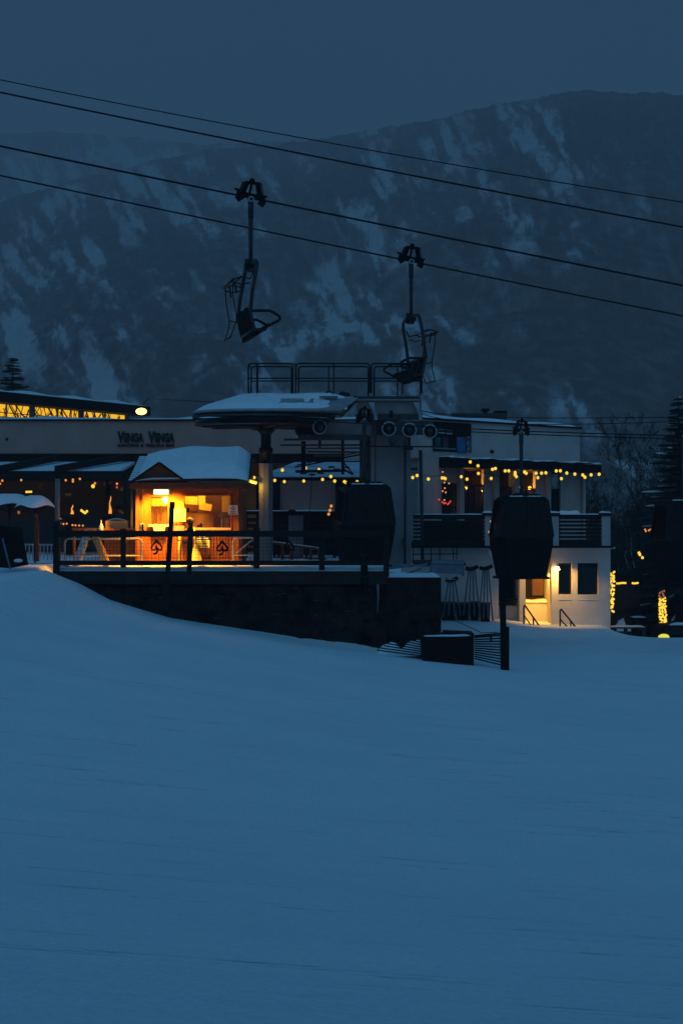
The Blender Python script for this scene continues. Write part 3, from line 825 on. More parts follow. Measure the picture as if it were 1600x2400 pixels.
t = thing('step_ladder', 'open wooden step ladder with snow on one leg on the terrace', 'ladder', P(214,1314,61.6))
def leg_pair(x0, x1, ya, m, nm):
    mb = MB()
    for dy in (-0.28, 0.28):
        mb.bar(P(x0,1327,61.6)+Vector((0,dy,0)), P(x1,1243,61.6)+Vector((0,dy*0.6,0)), 0.17, 0.05, (0,1,0))
    for i in range(1,5):
        f = i/5; a = P(x0+(x1-x0)*f, 1327+(1243-1327)*f, 61.6)
        mb.bar(a-Vector((0,.26,0)), a+Vector((0,.26,0)), 0.09, 0.03)
    mb.build(nm, m, t)
leg_pair(177, 207, 0, mat('frosted_wood', (0.62,0.58,0.55), 0.8, 0.3, 9, 0.2), 'frosty_side')
leg_pair(252, 217, 0, M['wood_pale'], 'climbing_side')
mb = MB(); mb.pbox(204, 219, 1241, 1244.5, 61.3, 0.6); mb.build('top_cap', M['wood_pale'], t)
t = thing('wooden_table', 'long orange lit wooden table top behind the ladder carrying a crate', 'table', P(240,1316,64.0))
mb = MB(); mb.pbox(168, 322, 1238, 1243, 63.8, 0.9); mb.build('table_top', M['wood'], t)
for px in (174, 316):
    mb = MB(); mb.pbox(px-3, px+3, 1243, 1322, 64.0, 0.1); mb.build('leg', M['wood'], t)
mb = MB(); mb.pbox(245, 322, 1262, 1321, 64.2, 0.05); mb.build('skirt_panel', M['wood'], t)
mb = MB(); mb.pbox(315, 322, 1234, 1246, 63.75, 0.2); mb.build('end_block', M['wood'], t)
t = thing('planter_crate', 'amber wooden crate with a snow cap standing on the wooden table', 'crate', P(272,1238,64.1))
mb = MB(); mb.pbox(247, 300, 1220, 1238, 64.0, 0.6); mb.build('crate_body', M['wood_pale'], t)
mb = MB(); mb.grid(lambda a, b: P(245+57*a, 1220.5-6*math.sin(a*math.pi)**1.3*(0.5+0.5*math.sin(b*math.pi)), 63.95+0.7*b), 16, 6); mb.build('snow_cap', M['snow_cap'], t)
t = thing('bottle', 'small white tapered bottle standing on the wooden table', 'bottle', P(237,1238,63.85))
mb = MB(); mb.lathe([(0.001,0),(0.07,0),(0.075,0.12),(0.05,0.17),(0.022,0.24),(0.018,0.29),(0.001,0.30)], P(237,1243,63.78), 12); mb.build('body', M['snow_cap'], t)
MB().cyl(P(237,1221,63.78), P(237,1219,63.78), 0.022, 10).build('cap', M['paper'], t)

# snow bank lit by the kiosk lamp, at the left end of the deck
def bank(px0, px1, py, D, h, w, seed):
    mb = MB(); r = random.Random(seed); a_ = [r.random()*6 for _ in range(3)]
    def fn(a, b):
        e = math.sin(a*math.pi)**0.5*math.sin(b*math.pi)**0.8
        n_ = 0.75+0.25*math.sin(a*13+a_[0])+0.1*math.sin(a*29+a_[1])
        p = P(px0+(px1-px0)*a, py, D+w*b); return (p.x, p.y, PZ(py,D)-0.03+h*e*n_)
    mb.grid(fn, 40, 10); return mb
tag(bank(62, 128, 1318, 66, 0.20, 1.4, 3).build('snow_bank', M['snow_cap']), 'low heap of lamp lit snow under the white picket railing', 'snow heap')
tag(bank(136, 172, 1323, 61.0, 0.22, 0.9, 5).build('snow_bank', M['snow_cap']), 'low heap of lamp lit snow just behind the left end of the terrace fence', 'snow heap')
tag(bank(232, 345, 1322, 62.3, 0.05, 0.6, 8).build('snow_bank', M['snow_cap']), 'thin drift of lamp lit snow at the foot of the ladder and crowd barrier', 'snow heap')

t = thing('picket_railing', 'low white picket railing on the snow left of the terrace fence', 'railing', P(90,1305,67.5))
mb = MB(); mb.bar(P(55,1276,67.5), P(130,1277,67.5), 0.05); mb.build('top_bar', M['galv_rail'], t)
mb = MB(); mb.bar(P(78,1295,67.5), P(104,1295,67.5), 0.04); mb.build('mid_bar', M['galv_rail'], t)
for i in range(9):
    x = 60+i*8.6
    mb = MB(); mb.bar(P(x,1277,67.5), P(x,1318,67.5), 0.035); mb.build('picket', M['galv_rail'], t)

# A-board and parasols at the far left
t = thing('sandwich_board', 'big black folding board standing on the snow at the left edge', 'sign board', P(35,1335,60.5))
mb = MB(); mb.prism([P(x,y,60.2) for x,y in ((-8,1330),(-8,1232),(50,1236),(66,1324),(24,1332)) ], (0,0.06,0)); mb.build('front_panel', M['black'], t)
mb = MB(); mb.prism([P(x,y,60.9) for x,y in ((0,1322),(2,1232),(46,1236),(58,1318))], (0,0.06,0)); mb.build('rear_panel', M['black'], t)
mb = MB(); mb.bar(P(6,1262,60.15), P(24,1334,60.15), 0.05, 0.03); mb.build('leg', M['grey_blue'], t)
mb = MB(); mb.ball(P(43,1314,60.14), 0.14, 10, 0.4, 1, 0.3); mb.build('snow_patch', M['snow_cap'], t)
def parasol(px, py, D, half, label, seed, base):
    t = thing('snowy_parasol', label, 'parasol', P(px, base, D))
    r = half/F*D
    ph = random.Random(seed).random()*6
    def dome(a, b):
        th = 2*math.pi*a; rr = r*b*(1+0.06*math.sin(4*th+ph))
        z = PZ(py,D) - 0.26*(b**3) - 0.05*math.sin(4*th+ph)*b
        return (PX(px,D)+rr*math.cos(th), D+0.8*rr*math.sin(th), z)
    mb = MB(); mb.grid(lambda a,b: Vector(dome(a,b))+Vector((0,0,0.10*(1-b**3)+0.05)), 28, 8); mb.build('snow_cover', M['snow_cap'], t)
    mb = MB(); mb.grid(dome, 28, 8); mb.build('canopy', M['dark_wood'], t)
    mb = MB(); mb.cyl(P(px,py+4,D), P(px,base,D), 0.04, 8); mb.build('pole', M['dark_metal'], t)
    for i in range(5):
        th = 2*math.pi*i/5+0.3; p = Vector(dome((th/(2*math.pi))%1, 0.8))
        mb = MB(); mb.tube([p, Vector((PX(px,D), D, PZ(py+34,D)))], 0.015, 6); mb.build('rib', M['dark_metal'], t)
parasol(82, 1172, 66, 46, 'snow covered parasol drooping beside the slim pale post', 3, 1318)
parasol(22, 1168, 68, 60, 'snow covered parasol cut by the left edge of the picture', 5, 1316)
t = thing('ski_pair', 'slender upright pair of skis with red tips stuck in the snow under the parasol', 'skis', P(88,1315,63))
for dx in (-3,2):
    mb = MB(); mb.tube([P(88+dx,1316,63), P(88+dx*0.4,1240,63), P(86+dx*0.3,1212,63), P(84+dx,1203,62.95)], [0.035,0.035,0.03,0.01], 6); mb.build('ski', M['wood_dark'], t)
mb = MB(); mb.tube([P(85,1214,62.94), P(83.5,1205,62.9)], 0.05, 8); mb.build('red_tip', M['red'], t)

# red fence with snow to the right of the steel column
t = thing('slat_barrier', 'low red brown slatted barrier with snowy top on the terrace', 'barrier', P(700,1312,68))
mb = MB(); mb.bar(P(640,1271,68), P(752,1286,68), 0.10, 0.10); mb.build('top_rail', M['wood'], t)
sn = MB(); snp = MB(); snp.bar(P(640,1269,67.98), P(752,1284,67.98), 0.08, 0.03); snp.build('rail_snow', M['snow_cap'], t)
for px in (662, 684, 706, 728, 748):
    mb = MB(); y0 = 1271+(px-640)*15/112; mb.bar(P(px,y0,68), P(px,1312,68), 0.11, 0.08); mb.build('slat', M['wood'], t)
mb = MB(); mb.bar(P(640,1306,68), P(765,1310,68), 0.08, 0.06); mb.build('lower_rail', M['wood'], t)
tag(bank(638, 770, 1319, 66.2, 0.15, 1.0, 13).build('snow_bank', M['snow_cap']), 'strip of amber lit snow at the foot of the red slatted barrier', 'snow heap')

# ================================================================== gondola drive station
TD = 68.50
st = thing('lift_station', 'grey ropeway drive station with a snow topped bullwheel canopy and railed walkway', 'lift station', P(915,1320,TD))
# big steel pylon
mb = MB()
xa, xb = PX(868,TD), PX(962,TD); z0, z1 = -1.85, PZ(1019,TD)
mb.add([(xa+.00,TD-.35,z0),(xb+.02,TD-.35,z0),(xb+.02,TD+1.0,z0),(xa,TD+1.0,z0),(xa+.02,TD-.3,z1),(xb-.02,TD-.3,z1),(xb-.02,TD+.95,z1),(xa+.02,TD+.95,z1)],
       [(0,3,2,1),(4,5,6,7),(0,1,5,4),(1,2,6,5),(2,3,7,6),(3,0,4,7)])
py_ = mb.build('pylon', M['pylon'], st)
mb = MB()
for px in (878, 948): mb.box(PX(px,TD), PX(px,TD)+0.025, TD-.375, TD-.35, z0, z1)
mb.build('weld_seam', M['steel_dark'], py_)
mb = MB(); mb.box(PX(843,TD), xa, TD+0.1, TD+0.9, z0, PZ(1000,TD)); mb.build('shaded_face', M['steel_dark'], st)  # pylon's left face; its shade is put into the dark steel colour
mb = MB(); mb.cyl(P(949,1322,67.90), P(949,1040,67.90), 0.035, 8); mb.build('conduit', M['steel_dark'], st)
mb = MB(); mb.pbox(942, 950, 1262, 1276, 67.85, 0.2); mb.build('junction_box', M['steel_dark'], st)
# head frame
mb = MB(); mb.box(PX(838,TD), PX(985,TD), 67.60, 69.70, PZ(972,TD), PZ(935,TD)); mb.build('head_frame', M['pylon'], st)
mb = MB(); mb.box(PX(745,TD), PX(868,TD), 67.70, 69.40, PZ(1022,TD), PZ(988,TD)); mb.build('rope_beam', M['pylon'], st)
mb = MB(); mb.box(PX(868,TD), PX(1012,TD), 67.25, 67.55, PZ(1022,TD), PZ(990,TD)); mb.build('tyre_beam', M['steel_dark'], st)
mb = MB(); mb.box(PX(700,TD), PX(860,TD), 67.50, 67.65, PZ(1034,TD), PZ(1021,TD)); mb.build('lower_beam', M['steel_dark'], st)
for px in (863, 968):                                        # sloping shoulder brackets
    mb = MB(); mb.prism([P(px,942,67.40), P(px+14,942,67.40), P(px+22,966,67.10), P(px+22,984,67.10), P(px+14,984,67.10), P(px+12,966,67.10)], (0,0.35,0)); mb.build('bracket', M['rim'], st)
mb = MB(); mb.box(PX(845,TD), PX(978,TD), 67.30, 67.50, PZ(987,TD), PZ(975,TD)); mb.build('guide_rail', M['steel_dark'], st)
mb = MB(); mb.cyl(P(916,977,67.30), P(916,966,67.30), 0.07, 10); mb.ball(P(916,965,67.30), 0.06, 8); mb.build('sensor', M['dark_metal'], st)
# walkway and railings
zw = PZ(932,67.50)
wk = MB(); wk.box(PX(828,67.50), PX(984,67.50), 67.45, 69.05, PZ(938,67.50), PZ(928,67.50)); wk.build('walkway', M['steel_dark'], st)
wk = MB(); wk.box(PX(826,67.50), PX(986,67.50), 67.40, 67.44, PZ(938.5,67.50), PZ(936,67.50)); wk.build('walkway_edge', M['rim'], st)
def rail(x0, x1, top, bot, D, inner):
    mb = MB(); r = 0.028; c = 7
    mb.tube([P(x0,bot,D), P(x0,top+c,D), P(x0+2,top+2,D), P(x0+c,top,D), P(x1-c,top,D), P(x1-2,top+2,D), P(x1,top+c,D), P(x1,bot,D)], r, 8)
    mid = top+(bot-top)*0.5
    mb.cyl(P(x0,mid,D), P(x1,mid,D), r*0.8, 8)
    for x in inner: mb.cyl(P(x,top,D), P(x,bot,D), r*0.8, 8)
    return mb
top0 = 4.90; bot0 = 3.92
def yy(z, D): return 1200-z*F/D
for (x0, x1, inn) in ((582,686,(602,)),(693,866,(782,)),(870,988,(943,))):
    for D, dx in ((67.50, 0), (68.90, 8)):
        xs0, xs1 = (x0+dx*0.8, x1-dx*0.4)
        if x0 == 582 and D > 68.50: inn2 = (604,)
        else: inn2 = tuple(i-12 if D > 68.50 else i for i in inn)
        rail(xs0, xs1, yy(top0,D), yy(bot0,D), D, inn2).build('railing', M['dark_metal'], st)
for x in (582, 690):
    mb = MB(); mb.cyl(Vector((PX(x,67.50),67.50,top0-0.02)), Vector((PX(x+4,68.90),68.90,top0-0.02)), 0.025, 8); mb.build('end_rail', M['dark_metal'], st)
# canopy over the bullwheel
cx, cy = PX(618,TD), TD
xe = PX(834,TD)
def stadium(r, z, n=40, xend=None):
    pts = []
    for i in range(n+1):
        a = math.pi/2 + math.pi*i/n
        pts.append(Vector((cx+r*math.cos(a), cy+r*math.sin(a), z)))
    xe_ = xend if xend is not None else xe
    return [Vector((xe_, cy+r, z))] + pts + [Vector((xe_, cy-r, z))]
prof = [(2.408,3.259),(2.450,3.290),(2.387,3.332),(1.817,3.529),(1.090,3.758),(0.882,3.820),(0.104,3.841)]
xends = [PX(800,TD),PX(800,TD),PX(803,TD),PX(822,TD),PX(838,TD),PX(842,TD),PX(842,TD)]
def loft(loops, m, name, par, smooth=True):
    mb = MB(); n = len(loops[0]); vs = [p for L in loops for p in L]
    fs = [(i*n+k, i*n+k+1, (i+1)*n+k+1, (i+1)*n+k) for i in range(len(loops)-1) for k in range(n-1)]
    fs.append(tuple(range(n))[::-1])
    fs.append(tuple(i*n for i in range(len(loops)))); fs.append(tuple(i*n+n-1 for i in range(len(loops)))[::-1])
    mb.add(vs, fs, False); return mb.build(name, m, par)
cn = loft([stadium(r, z, 40, x) for (r, z), x in zip(prof, xends)], M['canopy'], 'canopy', st)
# snow on the canopy: thick at the left and top, slid off in places on the right
def csnow(a, b):
    s_ = 0.30 + 2.0*b                                       # distance from crest outwards
    r = 2.346 - (2.346-0.15)*(1-b)**1.0
    hgt = float(np.interp(r, [0.104,0.88,1.09,1.817,2.387], [3.841,3.82,3.758,3.529,3.332]))
    L = math.pi*1.0
    # run along: straight front side, half circle, straight back side
    q = a*3
    if q < 1: X = xe-0.3-(xe-0.3-cx)*q; Y = cy-r; u_ = 1-q
    elif q < 2:
        an = -math.pi/2-(q-1)*math.pi; X = cx+r*math.cos(an); Y = cy+r*math.sin(an); u_ = 0
    else: X = cx+(xe-0.3-cx)*(q-2); Y = cy+r; u_ = q-2
    n_ = float(fbm(np.array([X*1.1+5]), np.array([Y*1.1+r*0.8]), 4)[0])
    left = 1-sstep(-1.2, 1.2, np.array(X)-cx).item()
    cover = left*0.9 + (1-left)*( (0.95 if r < 1.15 else 0) + (0.55 if r > 1.95 else 0)*(1-sstep(0.5,0.85,np.array(u_)).item())*0.9) - (0.66-n_)*1.6*(1-left)*(0.4+0.6*math.exp(-((r-1.55)/0.4)**2))
    th = 0.10*min(1, max(0, cover)*1.8)*min(1,(1-b)*7+0.0)**0.6*(0.8+0.5*n_)
    edge = min(1, min(a,1-a)*20)
    return (X, Y, hgt-0.022+th*edge*(0.8+0.5*n_))
mb = MB(); mb.grid(csnow, 300, 70); mb.build('canopy_snow', M['snow_cap'], cn)
for (px, py, w, h, D, s_) in ((770,932,44,9,67.40,3),(925,929,36,5,68.10,4)):
    mb = MB(); X0, X1 = PX(px-w/2,D), PX(px+w/2,D)
    mb.grid(lambda a,b: (X0+(X1-X0)*a, D-0.35+0.8*b, (3.80 if px<800 else PZ(929,67.50))+ h/F*D*(math.sin(a*math.pi)**1.0*math.sin(b*math.pi)**1.0)*(0.8+0.3*math.sin(a*9+s_))), 20, 8)
    mb.build('snow_clump', M['snow_cap'], cn if px < 800 else st)
for ks in (((770,922,.12),(776,926,.10)), ((802,924,.13),(812,927,.14),(806,930,.16))):
    mb = MB()
    for (px,py,s_) in ks:
        mb.ball(P(px,py,68.00), s_, 7, 0.8); mb.bar(P(px-4,py+3,68.00), P(px+5,py-6,68.00), 0.04)
    mb.build('cable_reel', M['dark_metal'], st)
# bullwheel under it
bw = MB()
bw.lathe([(0.311,3.093),(2.128,3.093),(2.284,3.083),(2.325,3.041),(2.273,2.979),(2.325,2.927),(2.284,2.886),(2.097,2.855),(2.024,2.906),(0.311,2.906)], (cx,cy,0), 64, False)
wheel = bw.build('bullwheel', mat('dark_cast', (0.02,0.019,0.02), 0.28, 0.3, 6, 0.1, 0.5), st)
mb = MB()
for i in range(8):
    a = 2*math.pi*i/8+0.2
    mb.bar((cx+0.3*math.cos(a), cy+0.3*math.sin(a), 2.845), (cx+2.08*math.cos(a), cy+2.08*math.sin(a), 2.865), 0.16, 0.10)
mb.build('spoke', mat('spoke_paint', (0.10,0.05,0.035), 0.4, 0.3, 8), wheel)
mb = MB(); mb.lathe([(2.367,3.176),(2.387,3.197),(2.387,3.135),(2.367,3.114)], (cx,cy,0), 64); mb.build('rim_guard', M['steel_dark'], wheel)
# support column
xc = PX(623,TD)
mb = MB(); mb.lathe([(0.001,PZ(1320,TD)),(0.245,PZ(1320,TD)),(0.245,PZ(1086,TD)),(0.001,PZ(1086,TD))], (xc,TD,0), 8, False, a0=R(22.5), a1=R(382.5)); mb.build('support_column', mat('column_paint', (0.25,0.26,0.29), 0.6, 0.1, 3), st)
mb = MB(); mb.lathe([(0.20,PZ(1086,TD)),(0.20,PZ(1062,TD)),(0.235,PZ(1061,TD)),(0.235,PZ(1050,TD)),(0.17,PZ(1048,TD)),(0.17,PZ(1020,TD)),(0.22,PZ(1014,TD)),(0.30,PZ(1010,TD)),(0.30,PZ(1003,TD)),(0.22,PZ(1001,TD)),(0.22,2.90)], (xc,TD,0), 20); mb.build('hydraulic_head', M['dark_metal'], st)
# tyres
def tyre(px, py, D, r, wide=0.16):
    c = P(px,py,D)
    t_ = MB(); t_.lathe([(r*0.55,-wide/2),(r*0.97,-wide/2),(r,0),(r*0.97,wide/2),(r*0.55,wide/2),(r*0.5,0),(r*0.55,-wide/2)], c, 28, True, 'y'); ty = t_.build('tyre', M['black'], st)
    t_ = MB(); t_.lathe([(r*0.80,-wide/2-.012),(r*0.98,-wide/2-.012),(r*1.0,-wide/2+.02)], c, 28, True, 'y'); t_.build('pale_rim', M['rim'], ty)
    t_ = MB(); t_.lathe([(0.001,-wide/2-.03),(r*0.30,-wide/2-.03),(r*0.32,wide/2),(0.001,wide/2)], c, 16, True, 'y'); t_.build('hub', M['steel_dark'], ty)
for (x, y) in ((749,1001),(911,1005),(959,1008),(1007,1011)): tyre(x, y, 67.05, 0.244)
mb = MB(); mb.lathe([(0.001,-.08),(0.13,-.08),(0.14,.08),(0.001,.08)], P(920,1034,67.10), 16, True, 'y'); mb.build('idler_wheel', M['steel_dark'], st)
mb = MB(); mb.lathe([(0.001,-.15),(0.22,-.15),(0.24,0),(0.22,.15),(0.001,.15)], P(708,1008,67.80), 18, True, 'y'); mb.box(PX(708,67.80), PX(748,67.80), 67.65, 67.95, PZ(1026,67.80), PZ(994,67.80)); mb.build('motor', M['black'], st)
mb = MB(); mb.bar(P(893,984,67.30), P(893,1020,67.30), 0.10); mb.box(PX(883,67.20),PX(898,67.20),67.10,67.40,PZ(1018,67.20),PZ(985,67.20)); mb.build('gear_case', M['dark_metal'], st)
# maintenance frame left of the pylon
fr = MB()
for (x0,y0,x1,y1,w) in ((665,1030,712,1030,.07),(657,1043,860,1043,.06),(712,1051,860,1050,.05),(720,1058,846,1060,.06),(735,1068,800,1067,.09)):
    fr.bar(P(x0,y0,68.10), P(x1,y1,68.10), w, w)
fr.build('maintenance_frame', M['steel_dark'], st)
fr = MB()
for (x0,y0,x1,y1,w) in ((711,1034,711,1110,.15),(803,1030,803,1112,.10),(692,1105,805,1103,.09),(803,1082,828,1112,.05),(805,1100,826,1112,.06),(690,1095,850,1064,.05),(695,1090,850,1058,.035)):
    fr.bar(P(x0,y0,68.70), P(x1,y1,68.70), w, w)
fr.build('frame_post', M['black'], st)
mb = MB(); mb.bar(P(749,1018,67.70), P(749,1050,67.70), 0.10); mb.build('tyre_post', M['steel_dark'], st)
mb = MB(); mb.bar(P(860,1046,67.20), P(1035,1047,67.20), 0.05); mb.pbox(945, 968, 1048, 1054, 67.10, 0.4); mb.pbox(955,962,1022,1050,67.10,0.1); mb.build('lower_rail', M['dark_metal'], st)
mb = MB(); mb.cyl(P(985,1055,68.10), P(990,1312,68.10), 0.06, 10); mb.build('strut_pipe', M['steel_dark'], st)
mb = MB(); mb.cyl(P(723,1245,68.70), P(731,1112,68.70), 0.015, 6); mb.build('stay_wire', M['dark_metal'], st)

# ================================================================== ropes
def cable(name, pts, r, label, cat='cable', sag=0.0, group=None, ext=(0.0, 0.0)):
    a, b = Vector(pts[0]), Vector(pts[-1])
    out = []
    n = 40
    for i in range(n+1):
        f = -ext[0]+(1+ext[0]+ext[1])*i/n; p = a+(b-a)*f
        if len(pts) == 3:                                    # quadratic through the middle point
            m_ = Vector(pts[1]); c = m_*2-(a+b)*0.5
            p = a*(1-f)**2 + c*2*f*(1-f) + b*f*f
        out.append(p)
    mb = MB(); mb.tube(out, r, 6)
    return tag(mb.build(name, M['rope']), label, cat, group)
GR = 'ropes of the chairlift and gondola'
cable('haul_rope', [P(-120,316,41.8), P(587.5,463,43), P(1720,693,45)], 0.021, 'thick dark rope the left chair hangs from, third from the top', 'rope', ext=(0.6, 0.6))
cable('haul_rope', [P(-120,385,49.0), P(963,612,50.0), P(1720,763,50.8)], 0.021, 'thick dark rope the right chair hangs from, lowest of the four', 'rope', ext=(0.6, 0.6))
cable('haul_rope', [P(-120,190,55), P(760,370,55), P(1720,554,55)], 0.026, 'dark rope second from the top, no chair on it, with snow lumps', 'rope', ext=(0.6, 0.6))
cable('signal_cable', [P(-120,161,58), P(760,332,58), P(1720,492,58)], 0.017, 'thinnest and topmost dark cable crossing the sky above the ropes', 'cable', ext=(0.6, 0.6))
for (px,py,s_) in ((350,287,.05),(425,304,.06)):
    pass
cable('gondola_rope', [P(640,980,66.15), P(1220,1010,66.15), P(1760,1023,66.15)], 0.021, 'nearer gondola rope running right from the bullwheel to the cabins', 'rope', ext=(0.0, 0.6))
cable('gondola_rope', [P(640,985,70.8), P(1220,1017,70.8), P(1760,1030,70.8)], 0.021, 'farther gondola rope just below the nearer one, no cabin on it', 'rope', ext=(0.0, 0.6))
cable('overhead_line', [P(985,962,73), P(1240,979,73), P(1760,973,73)], 0.016, 'thin upper overhead line running right from the station above the roof', 'cable', ext=(0.0, 0.6))
cable('overhead_line', [P(985,969,74), P(1240,994,74), P(1760,979,74)], 0.016, 'thin lower overhead line running right from the station above the roof', 'cable', ext=(0.0, 0.6))
cable('lamp_wire', [P(336,948,93), P(345,936,93), P(352,935,93)], 0.02, 'short bent wire rising from the floodlight', 'cable')
cable('lamp_wire', [P(350,935,93), P(420,938,80), P(500,942,69.5)], 0.018, 'thin dark wire running from above the floodlight to the station canopy', 'cable')

# ================================================================== grip, shared by chairs and cabins
def grip_parts(root, slope, yaw_m=None):
    """a two-spring detachable grip at the root's origin, along local x"""
    s_ = slope
    mb = MB()
    mb.bar((-0.30,0.0,0.05-0.30*s_), (0.30,0,0.05+0.30*s_), 0.12, 0.10)
    mb.bar((-0.27,0,0.02-0.27*s_), (-0.20,0,-0.09-0.27*s_), 0.10, 0.14); mb.bar((0.27,0,0.02+0.27*s_), (0.20,0,-0.09+0.27*s_), 0.10, 0.14)
    mb.bar((-0.34,0,0.14-0.3*s_), (-0.22,0,0.11-0.3*s_), 0.10, 0.03); mb.bar((0.34,0,0.10+0.3*s_), (0.22,0,0.12+0.3*s_), 0.10, 0.03)
    mb.bar((-0.03,0,0.08), (0.03,0,0.36), 0.05); mb.ball((0.03,0,0.37), 0.062, 10)
    mb.bar((-0.12,0,0.34), (0.20,0,0.31), 0.10, 0.05)
    body = mb.build('grip_body', M['black'], root)
    for sx, top in ((-1, (-0.10,0,0.33)), (1, (0.17,0,0.31))):
        a = Vector(top); b = Vector((sx*0.21 + (0.02 if sx < 0 else 0), 0, 0.06+sx*0.21*s_))
        mb = MB()
        pts = []
        ax = (b-a).normalized(); u = Vector((0,1,0)); w = ax.cross(u)
        n = 72
        for i in range(n+1):
            an = 2*math.pi*7*i/n
            pts.append(a.lerp(b, i/n) + (u*math.cos(an)+w*math.sin(an))*0.068)
        mb.tube(pts, 0.014, 6)
        mb.cyl(a, b, 0.028, 8)
        mb.build('spring', M['black'], body)
    mb = MB(); mb.lathe([(0.034,-0.075),(0.062,-0.080),(0.066,-0.06),(0.066,0.06)], (0,0,-0.02), 20, True, 'y'); mb.build('hub_ring', M['rim'], body)
    mb = MB(); mb.lathe([(0.001,-0.065),(0.036,-0.065)], (0,0,-0.02), 16, True, 'y'); mb.build('hub_cap', M['black'], body)
    return body

def chair(label, loc, rz, slope, flip):
    t = thing('lift_chair', label, 'chairlift chair', (0,0,0), 'chairs hanging from the chairlift ropes')
    grip_parts(t, slope)
    f = flip                                                  # +1 faces local +x, -1 faces local -x
    mb = MB(); mb.tube([(0,0,-0.02),(0,0,-0.55),(0.0,0,-1.36)], [0.052,0.046,0.043], 12); mb.cyl((0,0,-0.04),(0,0,-0.42),0.060,12); mb.build('hanger', M['chair_tube'], t)
    mb = MB()
    mb.cyl((0,-0.35,-1.38),(0,0.35,-1.38),0.055,10); mb.bar((-0.05,-0.10,-1.33),(-0.05,0.10,-1.45),0.16,0.12); mb.bar((0.02,-0.16,-1.42),(0.02,0.2,-1.48),0.14,0.10)
    for y in (-0.28,0.30): mb.bar((0.09*f,y,-1.44),(0.0,y,-1.50),0.06,0.06)
    mb.build('suspension_joint', M['dark_metal'], t)
    W = 1.02
    mb = MB()
    pts = [(-0.14*f,-W,-2.42),(-0.10*f,-W,-2.05),(-0.02*f,-W,-1.60),(0,-W+0.06,-1.46),(0,-W+0.25,-1.39),(0,0,-1.38),(0,W-0.25,-1.39),(0,W-0.06,-1.46),(-0.02*f,W,-1.60),(-0.10*f,W,-2.05),(-0.14*f,W,-2.42)]
    mb.tube(pts, 0.040, 10)
    mb.build('bail_frame', M['chair_tube'], t)
    mb = MB()                                                 # lower seat frame
    mb.cyl((-0.15*f,-W,-2.42),(-0.15*f,W,-2.42),0.035,8); mb.cyl((-0.06*f,-W,-2.82),(-0.06*f,W,-2.82),0.035,8)
    for y in (-W,-0.34,0.34,W): mb.tube([(-0.15*f,y,-2.40),(-0.11*f,y,-2.62),(-0.05*f,y,-2.84),(0.12*f,y,-2.86)],0.032,8)
    mb.build('seat_frame', M['chair_tube'], t)
    for i, y in enumerate((-0.68, 0.0, 0.68)):
        mb = MB(); h = 0.31
        def bk(a, b): return ((-0.15+0.10*b-0.02*math.sin(a*math.pi))*f, y-h+2*h*a, -2.38-0.42*b)
        mb.grid(bk, 8, 6); mb.grid(lambda a,b: (bk(a,b)[0]-0.05*f, bk(a,b)[1], bk(a,b)[2]), 8, 6)
        mb.build('backrest', M['chair_pad'], t)
        mb = MB()
        def seat(a, b, d=0.0):
            return ((-0.06+0.29*b)*f, y-h+2*h*a, -2.80+0.10*b-0.05*math.sin(b*math.pi)-d)
        mb.grid(lambda a,b: seat(a,b), 8, 8); mb.grid(lambda a,b: seat(a,b,0.06+0.10*(1-b)), 8, 8)
        mb.prism([seat(0,0),seat(1,0),seat(1,0,.16),seat(0,0,.16)], (0.01*f,0,0)); mb.prism([seat(0,1),seat(1,1),seat(1,1,.06),seat(0,1,.06)], (0.01*f,0,0))
        mb.build('seat', M['chair_pad'], t)
    for y in (-W+0.02, W-0.02):                               # end loops that double as arm rests
        mb = MB()
        mb.tube([(-0.13*f,y,-2.46),(0.05*f,y,-2.45),(0.26*f,y,-2.45),(0.36*f,y,-2.50),(0.46*f,y,-2.56),(0.475*f,y,-2.61),(0.44*f,y,-2.66),(0.34*f,y,-2.70),(0.20*f,y,-2.78),(0.02*f,y,-2.86)], 0.030, 8)
        mb.build('arm_rest', M['dark_metal'], t)
    # raised restraint bar behind the chair
    mb = MB()
    for y in (-0.82, 0.82):
        mb.tube([(-0.04*f,y,-1.62),(-0.12*f,y,-1.78),(-0.30*f,y,-1.74),(-0.47*f,y,-1.80)], 0.017, 6)
        mb.tube([(-0.12*f,y,-1.86),(-0.30*f,y,-1.90),(-0.45*f,y,-1.86)], 0.014, 6)
    mb.cyl((-0.47*f,-0.85,-1.80),(-0.47*f,0.85,-1.80),0.024,8)
    mb.cyl((-0.30*f,-0.82,-1.74),(-0.30*f,0.82,-1.74),0.014,6)
    for y in (-0.45, 0.45): mb.cyl((-0.40*f,y,-1.79),(-0.36*f,y,-2.04),0.02,6)
    rb = mb.build('restraint_bar', M['dark_metal'], t)
    mb = MB()
    for y in (-0.62, 0.62):
        mb.tube([(-0.46*f,y,-1.81),(-0.45*f,y,-2.12),(-0.38*f,y,-2.52),(-0.385*f,y,-2.66),(-0.49*f,y*0.8,-2.96)], 0.013, 6)
        mb.tube([(-0.38*f,y,-2.52),(-0.20*f,y,-2.56)], 0.013, 6)
    mb.cyl((-0.49*f,-0.52,-2.96),(-0.49*f,0.52,-2.96),0.016,6)
    mb.build('foot_rest', M['dark_metal'], rb)
    t.location = loc; t.rotation_euler = (0,0,rz)
    return t
chair('higher chairlift chair at left facing right, its foot rest hanging behind on the left', P(587.5,464.5,43), R(10), -0.19, 1)
chair('lower chairlift chair at right facing left above the station walkway railing', P(963,611,50), R(10), -0.19, -1)

